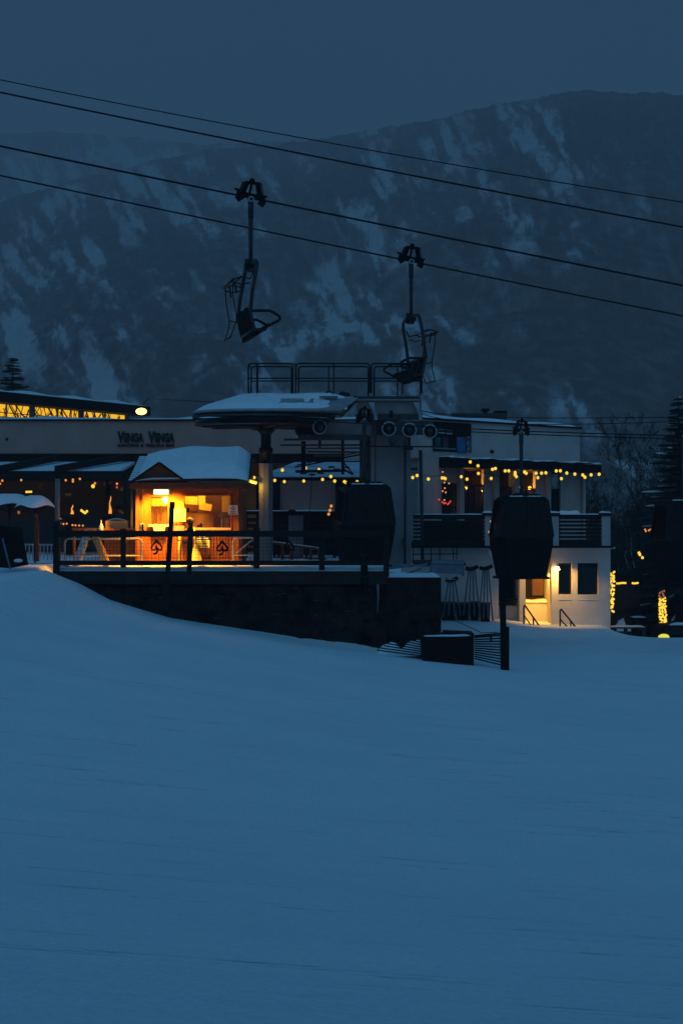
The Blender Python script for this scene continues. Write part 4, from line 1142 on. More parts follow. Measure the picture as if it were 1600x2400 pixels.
# ================================================================== gondola cabins
def cabin(label):
    t = thing('gondola_cabin', label, 'gondola cabin', (0,0,0), 'gondola cabins on the nearer rope')
    grip_parts(t, 0.0)
    mb = MB(); mb.tube([(0,0,-0.02),(0.0,0,-0.35),(0.0,0,-0.45),(0.01,0,-1.55),(0.01,0,-1.98)], [0.085,0.080,0.068,0.062,0.075], 12); mb.build('hanger', M['chair_tube'], t)
    zt, zm, zb = -2.02, -3.30, -4.50
    def ring(w, d, z, c=0.10):
        return [Vector(p) for p in ((-w+c,-d,z),(w-c,-d,z),(w,-d+c,z),(w,d-c,z),(w-c,d,z),(-w+c,d,z),(-w,d-c,z),(-w,-d+c,z))]
    lv = [(0.74,0.60,zt),(0.82,0.68,zt-0.10),(0.985,0.80,zm+0.06),(0.985,0.80,zm-0.18),(0.80,0.66,zb+0.08),(0.78,0.64,zb)]
    rings = [ring(*q) for q in lv]
    def shell(i0, i1):
        mb = MB()
        for i in range(i0, i1):
            a, b = rings[i], rings[i+1]
            for k_ in range(8):
                mb.add([a[k_],a[(k_+1)%8],b[(k_+1)%8],b[k_]], [(3,2,1,0)])
        return mb
    mb = shell(0,1); mb.add(rings[0], [tuple(range(8))]); roof = mb.build('roof', M['cabin_paint'], t)
    mb = shell(2,5); mb.add(rings[5], [tuple(range(8))[::-1]])
    mb.build('body', M['cabin_paint'], t)
    # windows of the upper half: posts at the corners, panes between
    a, b = rings[1], rings[2]
    mb = MB()
    for k_ in range(8):
        mb.bar(a[k_], b[k_], 0.07, 0.05); mb.bar(a[k_], a[(k_+1)%8], 0.05, 0.05); mb.bar(b[k_], b[(k_+1)%8], 0.06, 0.05)
    def lerpq(k_, u, v):
        p = a[k_].lerp(a[(k_+1)%8], u); q = b[k_].lerp(b[(k_+1)%8], u); return p.lerp(q, v)
    for k_ in (0,4): mb.bar(lerpq(k_,.5,0), lerpq(k_,.5,1), 0.07, 0.05)
    mb.build('window_frame', M['cabin_glint_trim'], t)
    for k_ in range(8):
        mb = MB(); q = [lerpq(k_,0.02,0.02),lerpq(k_,0.98,0.02),lerpq(k_,0.98,0.98),lerpq(k_,0.02,0.98)]
        mb.add(q, [(3,2,1,0)]); mb.build('pane', M['glass_dark'], t)
    # double door on the broad front
    a2, b2 = rings[3], rings[4]
    mb = MB()
    def low(u, v): return a2[0].lerp(a2[1],u).lerp(b2[0].lerp(b2[1],u), v) + Vector((0,-0.012,0))
    for u in (0.18,0.5,0.82): mb.bar(low(u,0), low(u,1), 0.035, 0.02)
    for k_ in (1,): mb.bar(low(0.18,0.03), low(0.82,0.03), 0.03, 0.02)
    dr = mb.build('door_edge', M['black'], t)
    mb = MB(); mb.prism([low(0.22,0.02),low(0.46,0.02),low(0.46,0.34),low(0.22,0.34)], (0,-0.02,0)); mb.build('ski_holder', M['black'], t)
    mb = MB(); mb.box(-0.86,0.86,-0.72,0.72,zb-0.05,zb+0.02); mb.build('floor_sill', M['black'], t)
    for s_ in (-1,1): MB().box(s_*1.0-0.03,s_*1.0+0.03,-0.5,0.5,zm-0.16,zm+0.04).build('bumper', M['black'], t)
    mb = MB()
    for y in (-0.35,0.35): mb.bar((-0.6,y,zt+0.06),(0.6,y,zt+0.06),0.06,0.06)
    mb.bar((0,-0.5,zt+0.08),(0,0.5,zt+0.08),0.16,0.10)
    mb.build('roof_frame', M['dark_metal'], t)
    mb = MB(); r = random.Random(4)
    for i in range(7):
        mb.ball((-0.5+i*0.17, -0.42+0.1*r.random(), zt+0.01), 0.10+0.05*r.random(), 8, 0.3)
    mb.build('roof_snow', M['snow_cap'], t)
    # bench inside, seen dimly through the glass
    mb = MB(); mb.box(-0.7,0.7,0.25,0.6,zm-0.15,zm+0.02); mb.box(-0.7,0.7,0.55,0.62,zm,zm+0.5); mb.build('bench', M['black'], t)
    return t
c0 = cabin('dark green gondola cabin hanging before the grey pylon behind the terrace fence')
c0.scale = (0.87,0.95,1.04); c0.location = P(853,983,66.0); c0.rotation_euler = (0,0,R(13))
c1 = dup(c0, P(1221,1012,66.0), R(13), 'dark green gondola cabin hanging before the white building with the balcony')
c2 = dup(c0, P(1600,1021,66.0), R(13), 'dark green gondola cabin cut by the right edge of the picture')

# ================================================================== restaurant behind the kiosk
VD = 84.0
v = thing('restaurant', 'long low restaurant with a pale parapet sign band above dark glazing', 'building', P(350,1305,VD))
mb = MB(); mb.pbox(-160, 985, 986, 1063, VD, 6.0); mb.build('parapet', M['plaster'], v)
mb = MB(); mb.pbox(-160, 985, 982.5, 986, VD-0.12, 6.2); mb.build('coping', M['black'], v)
def vs(a, b):
    X = PX(-160,VD)+(PX(985,VD)-PX(-160,VD))*a
    n_ = 0.7+0.3*math.sin(X*0.9)+0.15*math.sin(X*3.1+1)
    return (X, VD-0.16+6.2*b, PZ(982.5,VD)+0.14*n_*(min(1,min(b,1-b)*8)**0.5))
mb = MB(); mb.grid(vs, 80, 8); mb.build('parapet_snow', M['snow_cap'], v)
mb = MB(); mb.pbox(-160, 985, 1063, 1082, VD-0.1, 5.5); mb.build('soffit_beam', M['black'], v)
mb = MB(); mb.pbox(-160, 566, 1082, 1315, VD+2.2, 0.2); mb.build('dark_interior', M['black'], v)  # black sheet standing for the unlit interior behind the glazing
mb = MB(); mb.pbox(566, 870, 1082, 1315, VD+2.2, 0.2); mb.build('warm_lit_wall', M['warm_lit_wall'], v)  # orange colour stands for the lamplight on this interior surface
mb = MB()
for px in (-60, 60, 180, 300, 420, 540): mb.pbox(px, px+5, 1082, 1312, VD+1.9, 0.2)
mb.build('mullion', M['dark_metal'], v)
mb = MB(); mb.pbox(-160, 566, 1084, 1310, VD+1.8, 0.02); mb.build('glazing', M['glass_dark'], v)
mb = MB(); mb.lathe([(0.001,-.04),(0.055,-.04),(0.06,.02)], P(16,1029,VD-0.02), 14, True, 'y'); mb.build('vent_cap', M['dark_metal'], v)
lt = text_mesh('ENGA', 0.42, 289, 337, 1035, VD-0.03, 0.06, 0.012, height=0.36)
lt.v += []; 
def word(body, a, b, base, h, nm, bold):
    text_mesh(body, 1, a, b, base, VD-0.03, 0.06, bold, height=h).build(nm, M['black_ink'], v)
word('V', 275, 291.5, 1036, 0.44, 'sign_letters', 0.055); word('ENGA', 291, 337, 1035, 0.36, 'sign_letters', 0.055)
word('V', 347, 363.5, 1036, 0.44, 'sign_letters', 0.055); word('ENGA', 363, 409, 1035, 0.36, 'sign_letters', 0.055)
word('CANTINA & TEQUILA BAR', 276, 410, 1046.5, 0.115, 'sign_letters', 0.025)

# lean-to with rafters in front of the glazing
pg = thing('pergola', 'dark timber pergola with snow between its sloping rafters', 'pergola', P(140,1305,77))
mb = MB(); mb.box(PX(-160,78), PX(296,78), 77.9, 78.2, PZ(1112,78), PZ(1104,78)); mb.build('front_beam', M['dark_wood'], pg)
sl = MB(); xa, xb = PX(-160,80), PX(293,80)
sl.add([(xa,78,PZ(1103,78)),(xb,78,PZ(1103,78)),(xb,83.9,PZ(1082,83.9)),(xa,83.9,PZ(1082,83.9)),(xa,78,PZ(1103,78)-.1),(xb,78,PZ(1103,78)-.1),(xb,83.9,PZ(1082,83.9)-.1),(xa,83.9,PZ(1082,83.9)-.1)], [(0,1,2,3),(7,6,5,4),(0,4,5,1),(1,5,6,2),(3,2,6,7),(0,3,7,4)])
sl.build('snowy_roof', M['snow_cap'], pg)
for (x0,y0,x1,y1) in ((134,1099,292,1072),(-12,1101,140,1072),(-160,1101,-15,1072)):
    mb = MB(); mb.bar(P(x0,y0,76.5), P(x1,y1,83.5), 0.22, 0.24); mb.build('rafter', M['dark_wood'], pg)
for px in (136, 294):
    mb = MB(); mb.bar(P(px,1104,77.5), P(px,1304,77.5), 0.16); mb.build('post', M['dark_wood'], pg)

def heater(px, y0, y1, D, h, label, hot):
    t = thing('patio_heater', label, 'patio heater', P(px,1300,D))
    mb = MB()
    for dx in (-1,1):
        for dy in (-1,1): mb.bar(P(px,0,D)*0+Vector((PX(px,D)+dx*0.20, D+dy*0.20, PZ(1300,D))), Vector((PX(px,D)+dx*0.07, D+dy*0.07, PZ(y0-8,D))), 0.03)
    mb.box(PX(px,D)-.24,PX(px,D)+.24,D-.24,D+.24,PZ(1300,D),PZ(y1+6,D)); mb.build('frame', M['black'], t)
    pts = []; rs = []
    for i in range(13):
        f = i/12
        pts.append(Vector((PX(px,D)+0.035*math.sin(f*9)*(f), D, PZ(y1,D)+(PZ(y0,D)-PZ(y1,D))*f))); rs.append(0.058*(1-f)**0.7*(0.8+0.3*math.sin(f*7+1))+0.004)
    mb = MB(); mb.tube(pts, rs, 8); mb.build('flame', M['flame'], t)
    lamp_light('heater_light', P(px,(y0+y1)/2,D-0.35), 3, (1.0,0.36,0.05), t, 0.1)
heater(169, 1183, 1205, 79.5, 1.2, 'patio heater with a short flame under the pergola', 1)
heater(258, 1162, 1204, 79.5, 1.2, 'patio heater with a tall flame under the pergola beside the kiosk', 1)

# ------------------------------------------------------------------ bulbs on strings
_bulb = {}
def light_string(name, label, pts, D, r, m, wire=True, cat='string lights', dz=0.06, group=None):
    w = [P(x,y,D if not isinstance(D,(list,tuple)) else D[i]) for i,(x,y) in enumerate(pts)]
    t = thing(name, label, cat, w[0], group)
    if wire and len(w) > 1:
        mb = MB(); path = []
        for a, b in zip(w[:-1], w[1:]):
            for k_ in range(5):
                f = k_/5; p = a.lerp(b, f); path.append(p + Vector((0,0,dz+r - 0.06*math.sin(f*math.pi)*min(1,(b-a).length))))
        path.append(w[-1]+Vector((0,0,dz+r)))
        mb.tube(path, 0.008, 5); mb.build('wire', M['black'], t)
    key = (m.name, round(r,3))
    if key not in _bulb:
        me = MB().ball((0,0,0), r, 10, 1.1).build('bulb', m)
        _bulb[key] = me.data; bpy.data.objects.remove(me)
    for p in w:
        o = bpy.data.objects.new('bulb', _bulb[key]); col.objects.link(o)
        o.parent = t; o.location = p - w[0]
    return t
def z4(l): return sorted([(580+x/3.136, 1050+y/3.136) for x, y in l])
def z5(l): return sorted([(1000+x/3.5636, 940+y/3.5636) for x, y in l])
light_string('string_lights', 'upper row of yellow bulbs hanging before the snowy pavilion roof', z4([(256,162),(425,147),(525,159),(612,209),(640,243)]), 71, 0.055, M['bulb'])
light_string('string_lights', 'lower row of yellow bulbs before the pale pavilion wall left of the pylon', z4([(49,217),(200,238),(270,247),(413,243),(551,231),(711,247),(722,253),(793,266),(805,247)]), 71.5, 0.052, M['bulb'])
light_string('string_lights', 'yellow bulbs between the grey pylon and the white corner column', z4([(1213,217),(1245,202),(1328,228)])+z5([(128,642),(153,647)]), 72, 0.055, M['bulb'])
light_string('string_lights', 'long upper row of yellow bulbs sagging under the balcony canopy to the right', z5([(362,508),(427,540),(547,570),(572,563),(653,583),(683,583),(737,597),(735,615),(815,592),(829,603),(912,603),(957,602),(993,599),(1080,583),(1114,582),(1168,601),(1235,610),(1301,617),(1319,636),(1371,616),(1438,611)]), 74.6, 0.056, M['bulb'])
light_string('string_lights', 'scattered lower row of yellow bulbs in front of the balcony windows', z5([(287,632),(335,652),(430,604),(537,646),(747,631),(926,640),(1123,648)]), 75.2, 0.056, M['bulb'])
for (px,py,D,r,nm) in ((592.5,1129,68.2,0.07,'glowing amber lamp between the kiosk roof and the steel column'),):
    t = thing('wall_lamp', nm, 'lamp', P(px,py,D))
    mb = MB(); mb.tube([P(584,1127,D), P(602,1132,D)], 0.05, 8); mb.build('shade', M['bulb'], t)
    mb = MB(); mb.bar(P(592,1124,D), P(592,1116,D+0.2), 0.04); mb.build('arm', M['dark_metal'], t)
    lamp_light('wall_lamp_light', P(px,py+6,D-0.1), 17, (1.0,0.50,0.03), t)
# lights seen in the dark glazing
ql = lambda L: sorted([(x/5.2267, 1040+y/5.2267) for x, y in L])
light_string('string_lights', 'sparse amber bulbs high in the dark restaurant front under the pergola', ql([(0,490),(28,452),(260,445),(805,447),(893,440),(893,462),(978,430),(1163,484),(1433,490)]), 80.5, 0.045, M['bulb_orange'], False)
light_string('string_lights', 'low row of small amber lights behind the ladder', ql([(737,978),(777,983),(817,980),(888,997),(925,1000),(970,1002),(1015,1003)]), 79, 0.038, M['bulb_orange'])
light_string('string_lights', 'short curved row of amber lights between the two patio heaters', ql([(998,818),(1020,835),(1042,848),(1064,828)]), 79, 0.05, M['bulb'])
light_string('pendant_lamp', 'round amber pendant glowing in the dark restaurant front', ql([(1139,520)]), 80.5, 0.075, M['bulb'], False, 'lamp')
t = thing('tube_lamp', 'short horizontal amber lamp above the snowy parasol', 'lamp', P(68,1153,80)); mb = MB(); mb.tube([P(60,1153,80),P(75,1152.5,80)], 0.04, 8); mb.build('tube', M['bulb'], t); MB().bar(P(67,1151,80.05),P(67,1140,80.3),0.02).build('bracket', M['dark_metal'], t)
light_string('pendant_lamp', 'dim orange lamp above the parasols at the left edge', [(4,1162)], 80, 0.05, M['bulb_orange'], False, 'lamp')
light_string('pendant_lamp', 'dim orange lamp below the snowy parasol', [(44,1201)], 79, 0.06, M['bulb_dim'], False, 'lamp')
light_string('pendant_lamp', 'dim orange lamp low beside the kiosk', [(291,1202)], 79, 0.055, M['bulb_dim'], False, 'lamp')
light_string('exit_lamp', 'tiny red lamp under a bulb right above the crate', [(274,1142)], 80.4, 0.04, M['bulb_red'], False, 'lamp')

# ------------------------------------------------------------------ snow roofed pavilion behind the steel column
pv_ = thing('pavilion', 'low pavilion with a snowy hipped roof and a pale screen wall', 'pavilion', P(720,1312,75))
mb = MB()
A_, B_, C_, D_ = P(604,1117,74.0), P(872,1117,74.0), P(872,1083,79.5), P(690,1083,79.5)
dz = Vector((0,0,-0.12)); mb.add([A_,B_,C_,D_,A_+dz,B_+dz,C_+dz,D_+dz], [(0,1,2,3),(7,6,5,4),(0,4,5,1),(1,5,6,2),(2,6,7,3),(3,7,4,0)])
mb.build('snow_roof', mat('thin_snow', (0.50,0.54,0.60), 0.7, 0.25, 1.5, 0.2), pv_)
r = random.Random(2); mb = MB()
for i in range(10):
    f = r.random()*0.7+0.05; b = r.random()*0.6; p = A_.lerp(B_, f).lerp(D_.lerp(C_, f), b); mb.box(p.x-.12, p.x+.12, p.y-.1, p.y+.1, p.z, p.z+0.06)
mb.build('shingle_edge', M['steel_dark'], pv_)
mb = MB(); mb.pbox(606, 872, 1118.5, 1126, 74.0, 0.15); mb.build('fascia', M['black'], pv_)
mb = MB(); mb.pbox(656, 786, 1126, 1206, 75.2, 0.12); mb.build('screen_wall', M['beige'], pv_)
mb = MB(); mb.pbox(600, 872, 1126, 1312, 77.5, 0.12); mb.build('back_wall', M['black'], pv_)
for px in (650, 786): 
    mb = MB(); mb.pbox(px, px+6, 1126, 1312, 75.0, 0.12); mb.build('post', M['black'], pv_)
dr_ = thing('deck_railing', 'dark slatted deck railing with a snowy top rail before the pavilion', 'railing', P(690,1312,72.5))
mb = MB(); mb.pbox(572, 845, 1198, 1206, 72.5, 0.3); mb.build('top_rail', M['black'], dr_)
snow_strip(PX(572,72.5), PX(845,72.5), 72.45, 72.8, PZ(1198,72.5), 0.05, 4, None, 50, 4).build('rail_snow', M['snow_cap'], dr_)
for i in range(6):
    mb = MB(); y = 1214+i*14; mb.pbox(572, 845, y, y+9, 72.6, 0.06); mb.build('slat', M['dark_wood'], dr_)
for x in (574, 640, 715, 780, 840): MB().pbox(x, x+6, 1206, 1309, 72.67, 0.1).build('post', M['dark_wood'], dr_)
t = thing('white_bin', 'pale square bin in front of the dark deck railing', 'bin', P(693,1264,71.5))
mb = MB(); mb.pbox(676, 710, 1207, 1310, 71.5, 0.5); mb.build('bin_body', M['grey_blue'], t)
mb = MB(); mb.pbox(674, 712, 1200, 1207, 71.4, 0.7); mb.ball(P(684,1199,71.6), 0.16, 8, 0.5); mb.build('bin_lid', M['black'], t)
light_string('string_lights', 'amber dots low beside the left flank of the first gondola cabin', [(776,1186),(773,1196),(770,1205)], 70.5, 0.05, M['bulb_orange'], False)

# ------------------------------------------------------------------ hall at the upper left
A1, B1 = P(-40,912,96), P(318,955,110)
dU = Vector((B1.x-A1.x, B1.y-A1.y, 0)); LU = dU.length; dU.normalize(); nU = Vector((dU.y, -dU.x, 0))
def fr_matrix(o, d, n): return Matrix(((d.x, -n.x, 0, o.x), (d.y, -n.y, 0, o.y), (0,0,1,0), (0,0,0,1)))
MU = fr_matrix(Vector((A1.x,A1.y,0)), dU, nU)
hall = thing('glazed_hall', 'flat roofed hall with a yellow lit clerestory behind the restaurant', 'building', (A1.x, A1.y, 3.5))
def hbox(mb, s0, s1, n0, n1, z0, z1): return mb.box(s0, s1, n0, n1, z0, z1, MU)
def s_at(px, A=A1, d=dU):
    k_ = (px-800)/F; return (k_*A.y-A.x)/(d.x-k_*d.y)
ztop, zlo = PZ(915,97), PZ(945,97)
mb = MB(); hbox(mb, -1, LU, -0.9, 9, zlo, ztop-0.12); mb.build('roof_slab', M['black'], hall)
mb = MB()
mb.grid(lambda a,b: MU @ Vector((-1+(LU+1)*a, -1+10*b, ztop-0.12+(0.24+0.05*math.sin(a*23))*min(1,min(b,1-b)*12)**0.5*min(1,(1-a)*30+0.2)**0.5)), 60, 8); mb.build('roof_snow', M['snow_cap'], hall)
mb = MB(); hbox(mb, -1, LU-0.6, 0.14, 0.2, 3.2, zlo); mb.build('lit_clerestory', M['clerestory'], hall)
for px, w in ((15,2),(75,12),(135,2.5),(190,12),(246,2.5),(297,8)):
    s0, s1 = s_at(px-w/2), s_at(px+w/2)
    mb = MB(); hbox(mb, s0, s1, -0.03, 0.03, 3.2, zlo); mb.build('column', M['grey_blue'], hall)
r = random.Random(12)
mb = MB()
for i in range(95):
    s0 = -0.5+r.random()*(LU-0.8); a = Vector((s0, 0.085, 4.0+r.random()*0.3)); b = a + Vector((r.uniform(-1.6,1.6), 0, r.uniform(0.5,1.5)))
    b.z = min(b.z, zlo)
    mb.bar(MU@a, MU@b, r.choice((0.02,0.03,0.05)))
for z in (zlo-0.42, zlo-0.62): hbox(mb, -0.5, LU-0.6, 0.08, 0.10, z, z+0.04)
mb.build('roof_truss', M['black'], hall)
mb = MB(); hbox(mb, -1, LU-0.3, 0.2, 0.5, -2, 3.2); mb.build('wall', M['plaster'], hall)
t = thing('floodlight', 'glaring white floodlight at the right end of the hall roof', 'lamp', P(331,964,93))
mb = MB(); mb.ball(P(331,964,93), 0.21, 12, 0.75, 1.2); mb.build('lens', M['flood_hot'], t)
mb = MB(); mb.pbox(322, 340, 957, 961, 93.05, 0.3); mb.bar(P(331,958,93.2), P(331,984,93.4), 0.05); mb.build('housing', M['dark_metal'], t)
lamp_light('floodlight_light', P(331,966,92.6), 60, (1.0,0.62,0.15), t, 0.15, (120, (0,0.3,-1)))

# ================================================================== white building with the balcony
A2, B2 = P(985,1200,78.5), P(1365,1200,82)
dW = Vector((B2.x-A2.x, B2.y-A2.y, 0)); LW = dW.length; dW.normalize(); nW = Vector((dW.y,-dW.x,0))
MW0 = fr_matrix(Vector((A2.x,A2.y,0)), dW, nW)
class Taper:
    """the lodge front: its eaves fall gently towards the far end"""
    def __matmul__(self, v):
        return MW0 @ Vector((v.x, v.y, v.z - 0.032*v.x*(v.z+1.31)/4.8))
MW = Taper()
wb = thing('white_building', 'white two storey lodge building with a dark canopy and a long balcony', 'building', P(1250,1480,76))
def s2(px): return s_at(px, A2, dW)
def wb_box(mb, px0, px1, z0, z1, n0, n1): return mb.box(s2(px0), s2(px1), n0, n1, z0, z1, MW)
ZT, ZC0, ZC1, ZF = 3.56, 2.08, 1.84, -1.31                   # parapet top, canopy top and bottom, balcony floor
mb = MB(); wb_box(mb, 980, 1358, ZC0, ZT, 0, 8); up = mb.build('upper_wall', M['white_wall'], wb)
mb = MB(); wb_box(mb, 978, 1360, ZT, ZT+0.07, -0.12, 8.2); mb.build('coping', M['black'], wb)
mb = MB(); sa, sb_ = s2(978), s2(1352)
mb.grid(lambda a,b: MW @ Vector((sa+(sb_-sa)*a, -0.16+1.6*b, ZT+0.07+(0.13+0.02*math.sin(a*17))*min(1,min(b,1-b)*5)**0.5*min(1,(1-a)*25)**0.5)), 60, 6); mb.build('parapet_snow', M['snow_cap'], wb)
mb = MB(); wb_box(mb, 1022, 1372, ZC1-0.12, ZC0-0.05, -1.1, 0.4); mb.build('canopy', M['black'], wb)
mb = MB(); sa3, sb3 = s2(1022), s2(1372)
mb.grid(lambda a,b: MW @ Vector((sa3+(sb3-sa3)*a, -1.14+1.15*b, ZC0-0.05+(0.10+0.03*math.sin(a*31)+0.02*math.sin(a*77))*min(1,min(b+0.05,1.05-b)*6)**0.5)), 80, 5); mb.build('canopy_snow', M['snow_cap'], wb)
mb = MB(); mb.box(s2(1148)-0, s2(1150)+0.10, -0.06, 0, ZC0+0.30, ZC0+0.42, MW); mb.build('wall_vent', M['black'], wb)
# upper storey: piers with windows between
zone = ZC1-0.12
def upper(px0, px1, m, nm, n0=0.0, n1=0.25, z0=ZF, z1=None):
    mb = MB(); wb_box(mb, px0, px1, z0, z1 or zone, n0, n1); return mb.build(nm, m, wb)
for (a, b) in ((1019,1029),(1072,1082),(1152,1164),(1201,1211),(1276,1285),(1360,1366)): upper(a, b, M['white_wall'], 'pier', -0.18, 0.30)
upper(1029,1072,M['white_wall'],'wall_panel',0.0,0.2,1.15); upper(1313,1360,M['white_wall'],'wall_panel',0.0,0.2)
upper(1134,1152,M['white_wall'],'wall_panel',0.02,0.2); upper(1255,1276,M['white_wall'],'wall_panel',0.02,0.2); upper(985,1019,M['white_wall'],'wall_panel',-0.3,0.2,-1.7,2.2)
mb = MB(); wb_box(mb, 1110, 1390, ZF, zone, 3.0, 3.1); mb.build('room_wall', M['warm_lit_wall'], wb)
mb = MB(); wb_box(mb, 1035, 1385, zone-0.02, zone+0.05, 0.3, 3.0); mb.build('room_ceiling', M['wood_dark'], wb)
for px in (1082, 1152, 1201, 1276):
    mb = MB(); wb_box(mb, px-0.5, px+0.5, ZF, zone, 0.3, 3.0); mb.build('partition', M['black'], wb)
def window(px0, px1, z0, z1, bars_v=(), bars_h=(), glass='glass_dark'):
    f = MB()
    w = 1.2
    for q in ((px0,px1,z1-0.05,z1),(px0,px1,z0,z0+0.07),(px0,px0+w,z0,z1),(px1-w,px1,z0,z1)): wb_box(f, q[0], q[1], q[2], q[3], 0.04, 0.14)
    for x in bars_v: wb_box(f, x-0.6, x+0.6, z0, z1, 0.05, 0.13)
    for z in bars_h: wb_box(f, px0, px1, z-0.04, z+0.04, 0.05, 0.13)
    o = f.build('window', M['dark_wood'], wb)
    g = MB(); wb_box(g, px0+w, px1-w, z0+.07, z1-.05, 0.09, 0.10); g.build('pane', M[glass], o)
window(1031,1071,ZF+.05,1.13,(1055,),(0.2,), 'glass')
window(1083,1133,ZF+.12,1.10,(1100,1112),(-0.08,), 'glass')
window(1166,1200,ZF+.05,1.05,(1184,),(-0.25,), 'glass')
window(1213,1254,ZF+.05,1.02,(1232,),(-0.25,), 'glass')
window(1286,1311,ZF+.05,1.02,(1299,),())
for (px, py, n_, pw, lab) in ((1092.5,1141,0.9,12,'bright round pendant lamp behind the second balcony window'),(1213,1142,0.7,9,'round amber pendant lamp left of the cabin hanger in the balcony windows'),(1241,1143.5,0.9,12,'round amber pendant lamp right of the cabin hanger in the balcony windows'),(1118,1142,1.5,3,'small dim orange pendant behind the second balcony window')):
    s_ = s2(px); p = MW @ Vector((s_, n_, 0)); D = p.y; p = P(px, py, D)
    t = thing('pendant_lamp', lab, 'lamp', p, 'pendant lamps behind the balcony windows')
    mb = MB(); mb.ball(p, 0.075 if pw > 5 else 0.05, 12); mb.build('globe', M['bulb'] if pw > 5 else M['bulb_orange'], t)
    MB().cyl(p+Vector((0,0,0.06)), Vector((p.x,p.y,zone-0.03)), 0.012, 6).build('cord', M['black'], t)
    lamp_light('pendant_light', p+Vector((0,0,-0.16)), pw*5.5, (1.0,0.42,0.05), t, 0.05)
# curtain and furniture glimpsed in the warm window
for px0, px1, zt_ in ((1086,1096,-0.1),(1105,1113,-0.1),(1188,1198,0.9)):
    mb = MB(); wb_box(mb, px0, px1, ZF+.1, zt_, 1.0, 1.05); mb.build('curtain', M['warm_lit_wall'], wb)
# little Christmas tree with red and orange lights
s_ = s2(1043); p = MW @ Vector((s_, -0.5, ZF))
t = thing('christmas_tree', 'small dark Christmas tree with red and orange lights beside the first balcony window', 'tree', p)
mb = MB()
r = random.Random(6)
for i in range(260):
    f = r.random()**0.8; an = r.random()*6.283; rr = (0.42*(1-f)+0.04)*(0.5+0.5*r.random())
    c = p + Vector((rr*math.cos(an), rr*math.sin(an), 0.15+f*1.1)); d_ = Vector((math.cos(an)*.12, math.sin(an)*.12, -.05)); q = Vector((-math.sin(an)*.03, math.cos(an)*.03, 0))
    mb.add([c-q, c+q, c+d_], [(0,1,2)])
mb.cyl(p, p+Vector((0,0,1.2)), 0.025, 6); mb.build('branches', M['needles'], t)
for (dx, dy, m_) in ((1028.5,1171,'bulb_red'),(1037,1177,'bulb_red'),(1040,1180,'bulb_red'),(1044,1179,'bulb_red'),(1052,1179,'bulb_red'),(1055,1175,'bulb_red'),(1049,1182,'bulb_red'),(1037,1106,'bulb_orange'),(1041,1131,'bulb_orange'),(1037,1151,'bulb_orange'),(1044,1154,'bulb_orange'),(1042,1144,'bulb_orange'),(1040,1118,'bulb_orange'),(1052,1133,'bulb_orange'),(1041,1172,'bulb_orange')):
    mb = MB(); mb.ball(P(dx,dy,p.y-0.42), 0.035, 8); mb.build('light', M[m_], t)
lamp_light('tree_light', p+Vector((0,1.2,1.6)), 8, (1.0,0.35,0.05), t, 0.1)
# balcony
bal = thing('balcony', 'long dark balcony with slatted railing and white piers on the lodge building', 'balcony', P(1200,1283,74.5))
BD = 74.5
mb = MB(); mb.box(PX(965,BD), PX(1438,BD), BD, 86.0, PZ(1284,BD), PZ(1279,BD)); mb.build('floor_slab', M['black'], bal)
MB().pbox(965, 1140, 1270, 1278, BD+0.02, 0.3).build('edge_beam', M['dark_wood'], bal); MB().pbox(1300, 1430, 1268, 1278, BD+0.02, 0.3).build('edge_beam', M['dark_wood'], bal)
for (a, b) in ((968,1137),(1309,1412)):
    mb = MB(); mb.pbox(a, b, 1206, 1217, BD, 0.22); mb.build('top_rail', M['dark_wood'], bal)
    snow_strip(PX(a,BD), PX(b,BD), BD-0.01, BD+0.22, PZ(1206,BD), 0.035, 3, None, 40, 4).build('rail_snow', M['snow_cap'], bal)
    for i in range(6):
        mb = MB(); y = 1220+i*9.0; mb.pbox(a, b, y, y+5.2, BD+0.05, 0.05); mb.build('slat', M['dark_wood'], bal)
    sn_ = snow_strip(PX(a+8,BD), PX(b-8,BD), BD+0.06, BD+0.5, PZ(1278,BD), 0.10, 7, None, 30, 4); sn_.build('floor_snow', M['snow_cap'], bal)
for (a, b) in ((1136,1152),(1290,1309),(1410,1430)):
    mb = MB(); mb.pbox(a, b, 1210, 1279, BD-0.08, 0.35); mb.build('pier', M['white_wall'], bal)
    mb = MB(); mb.pbox(a-6, b+3, 1202, 1209, BD-0.14, 0.5); mb.build('pier_cap', M['dark_wood'], bal)
    snow_strip(PX(a-6,BD), PX(b+3,BD), BD-0.14, BD+0.36, PZ(1202,BD), 0.08, a, None, 14, 4).build('cap_snow', M['snow_cap'], bal)
snow_strip(PX(1308,BD+.3), PX(1362,BD+.3), BD+0.3, BD+0.8, PZ(1207,BD), 0.16, 77, None, 24, 5).build('rail_snow', M['snow_cap'], bal)
mb = MB(); mb.pbox(990, 1132, 1222, 1276, BD+1.2, 0.4); mb.build('stacked_chairs', M['black'], bal)
light_string('string_lights', 'amber dots low beside the left flank of the middle gondola cabin', [(1150,1222),(1157,1231),(1160,1229),(1160,1238),(1146,1247)], 73, 0.042, M['bulb_orange'], False)
t = thing('strip_lamp', 'small pale yellow strip lamp at the lower left of the middle cabin', 'lamp', P(1150,1295,73.5))
mb = MB(); mb.bar(P(1146,1290,73.5), P(1152,1306,73.5), 0.06); mb.build('tube', mat('pale_strip', (0.8,0.75,0.5), 0.5, 0.05, 3), t); MB().bar(P(1148,1290,73.6), P(1148,1283,73.8), 0.03).build('bracket', M['black'], t)
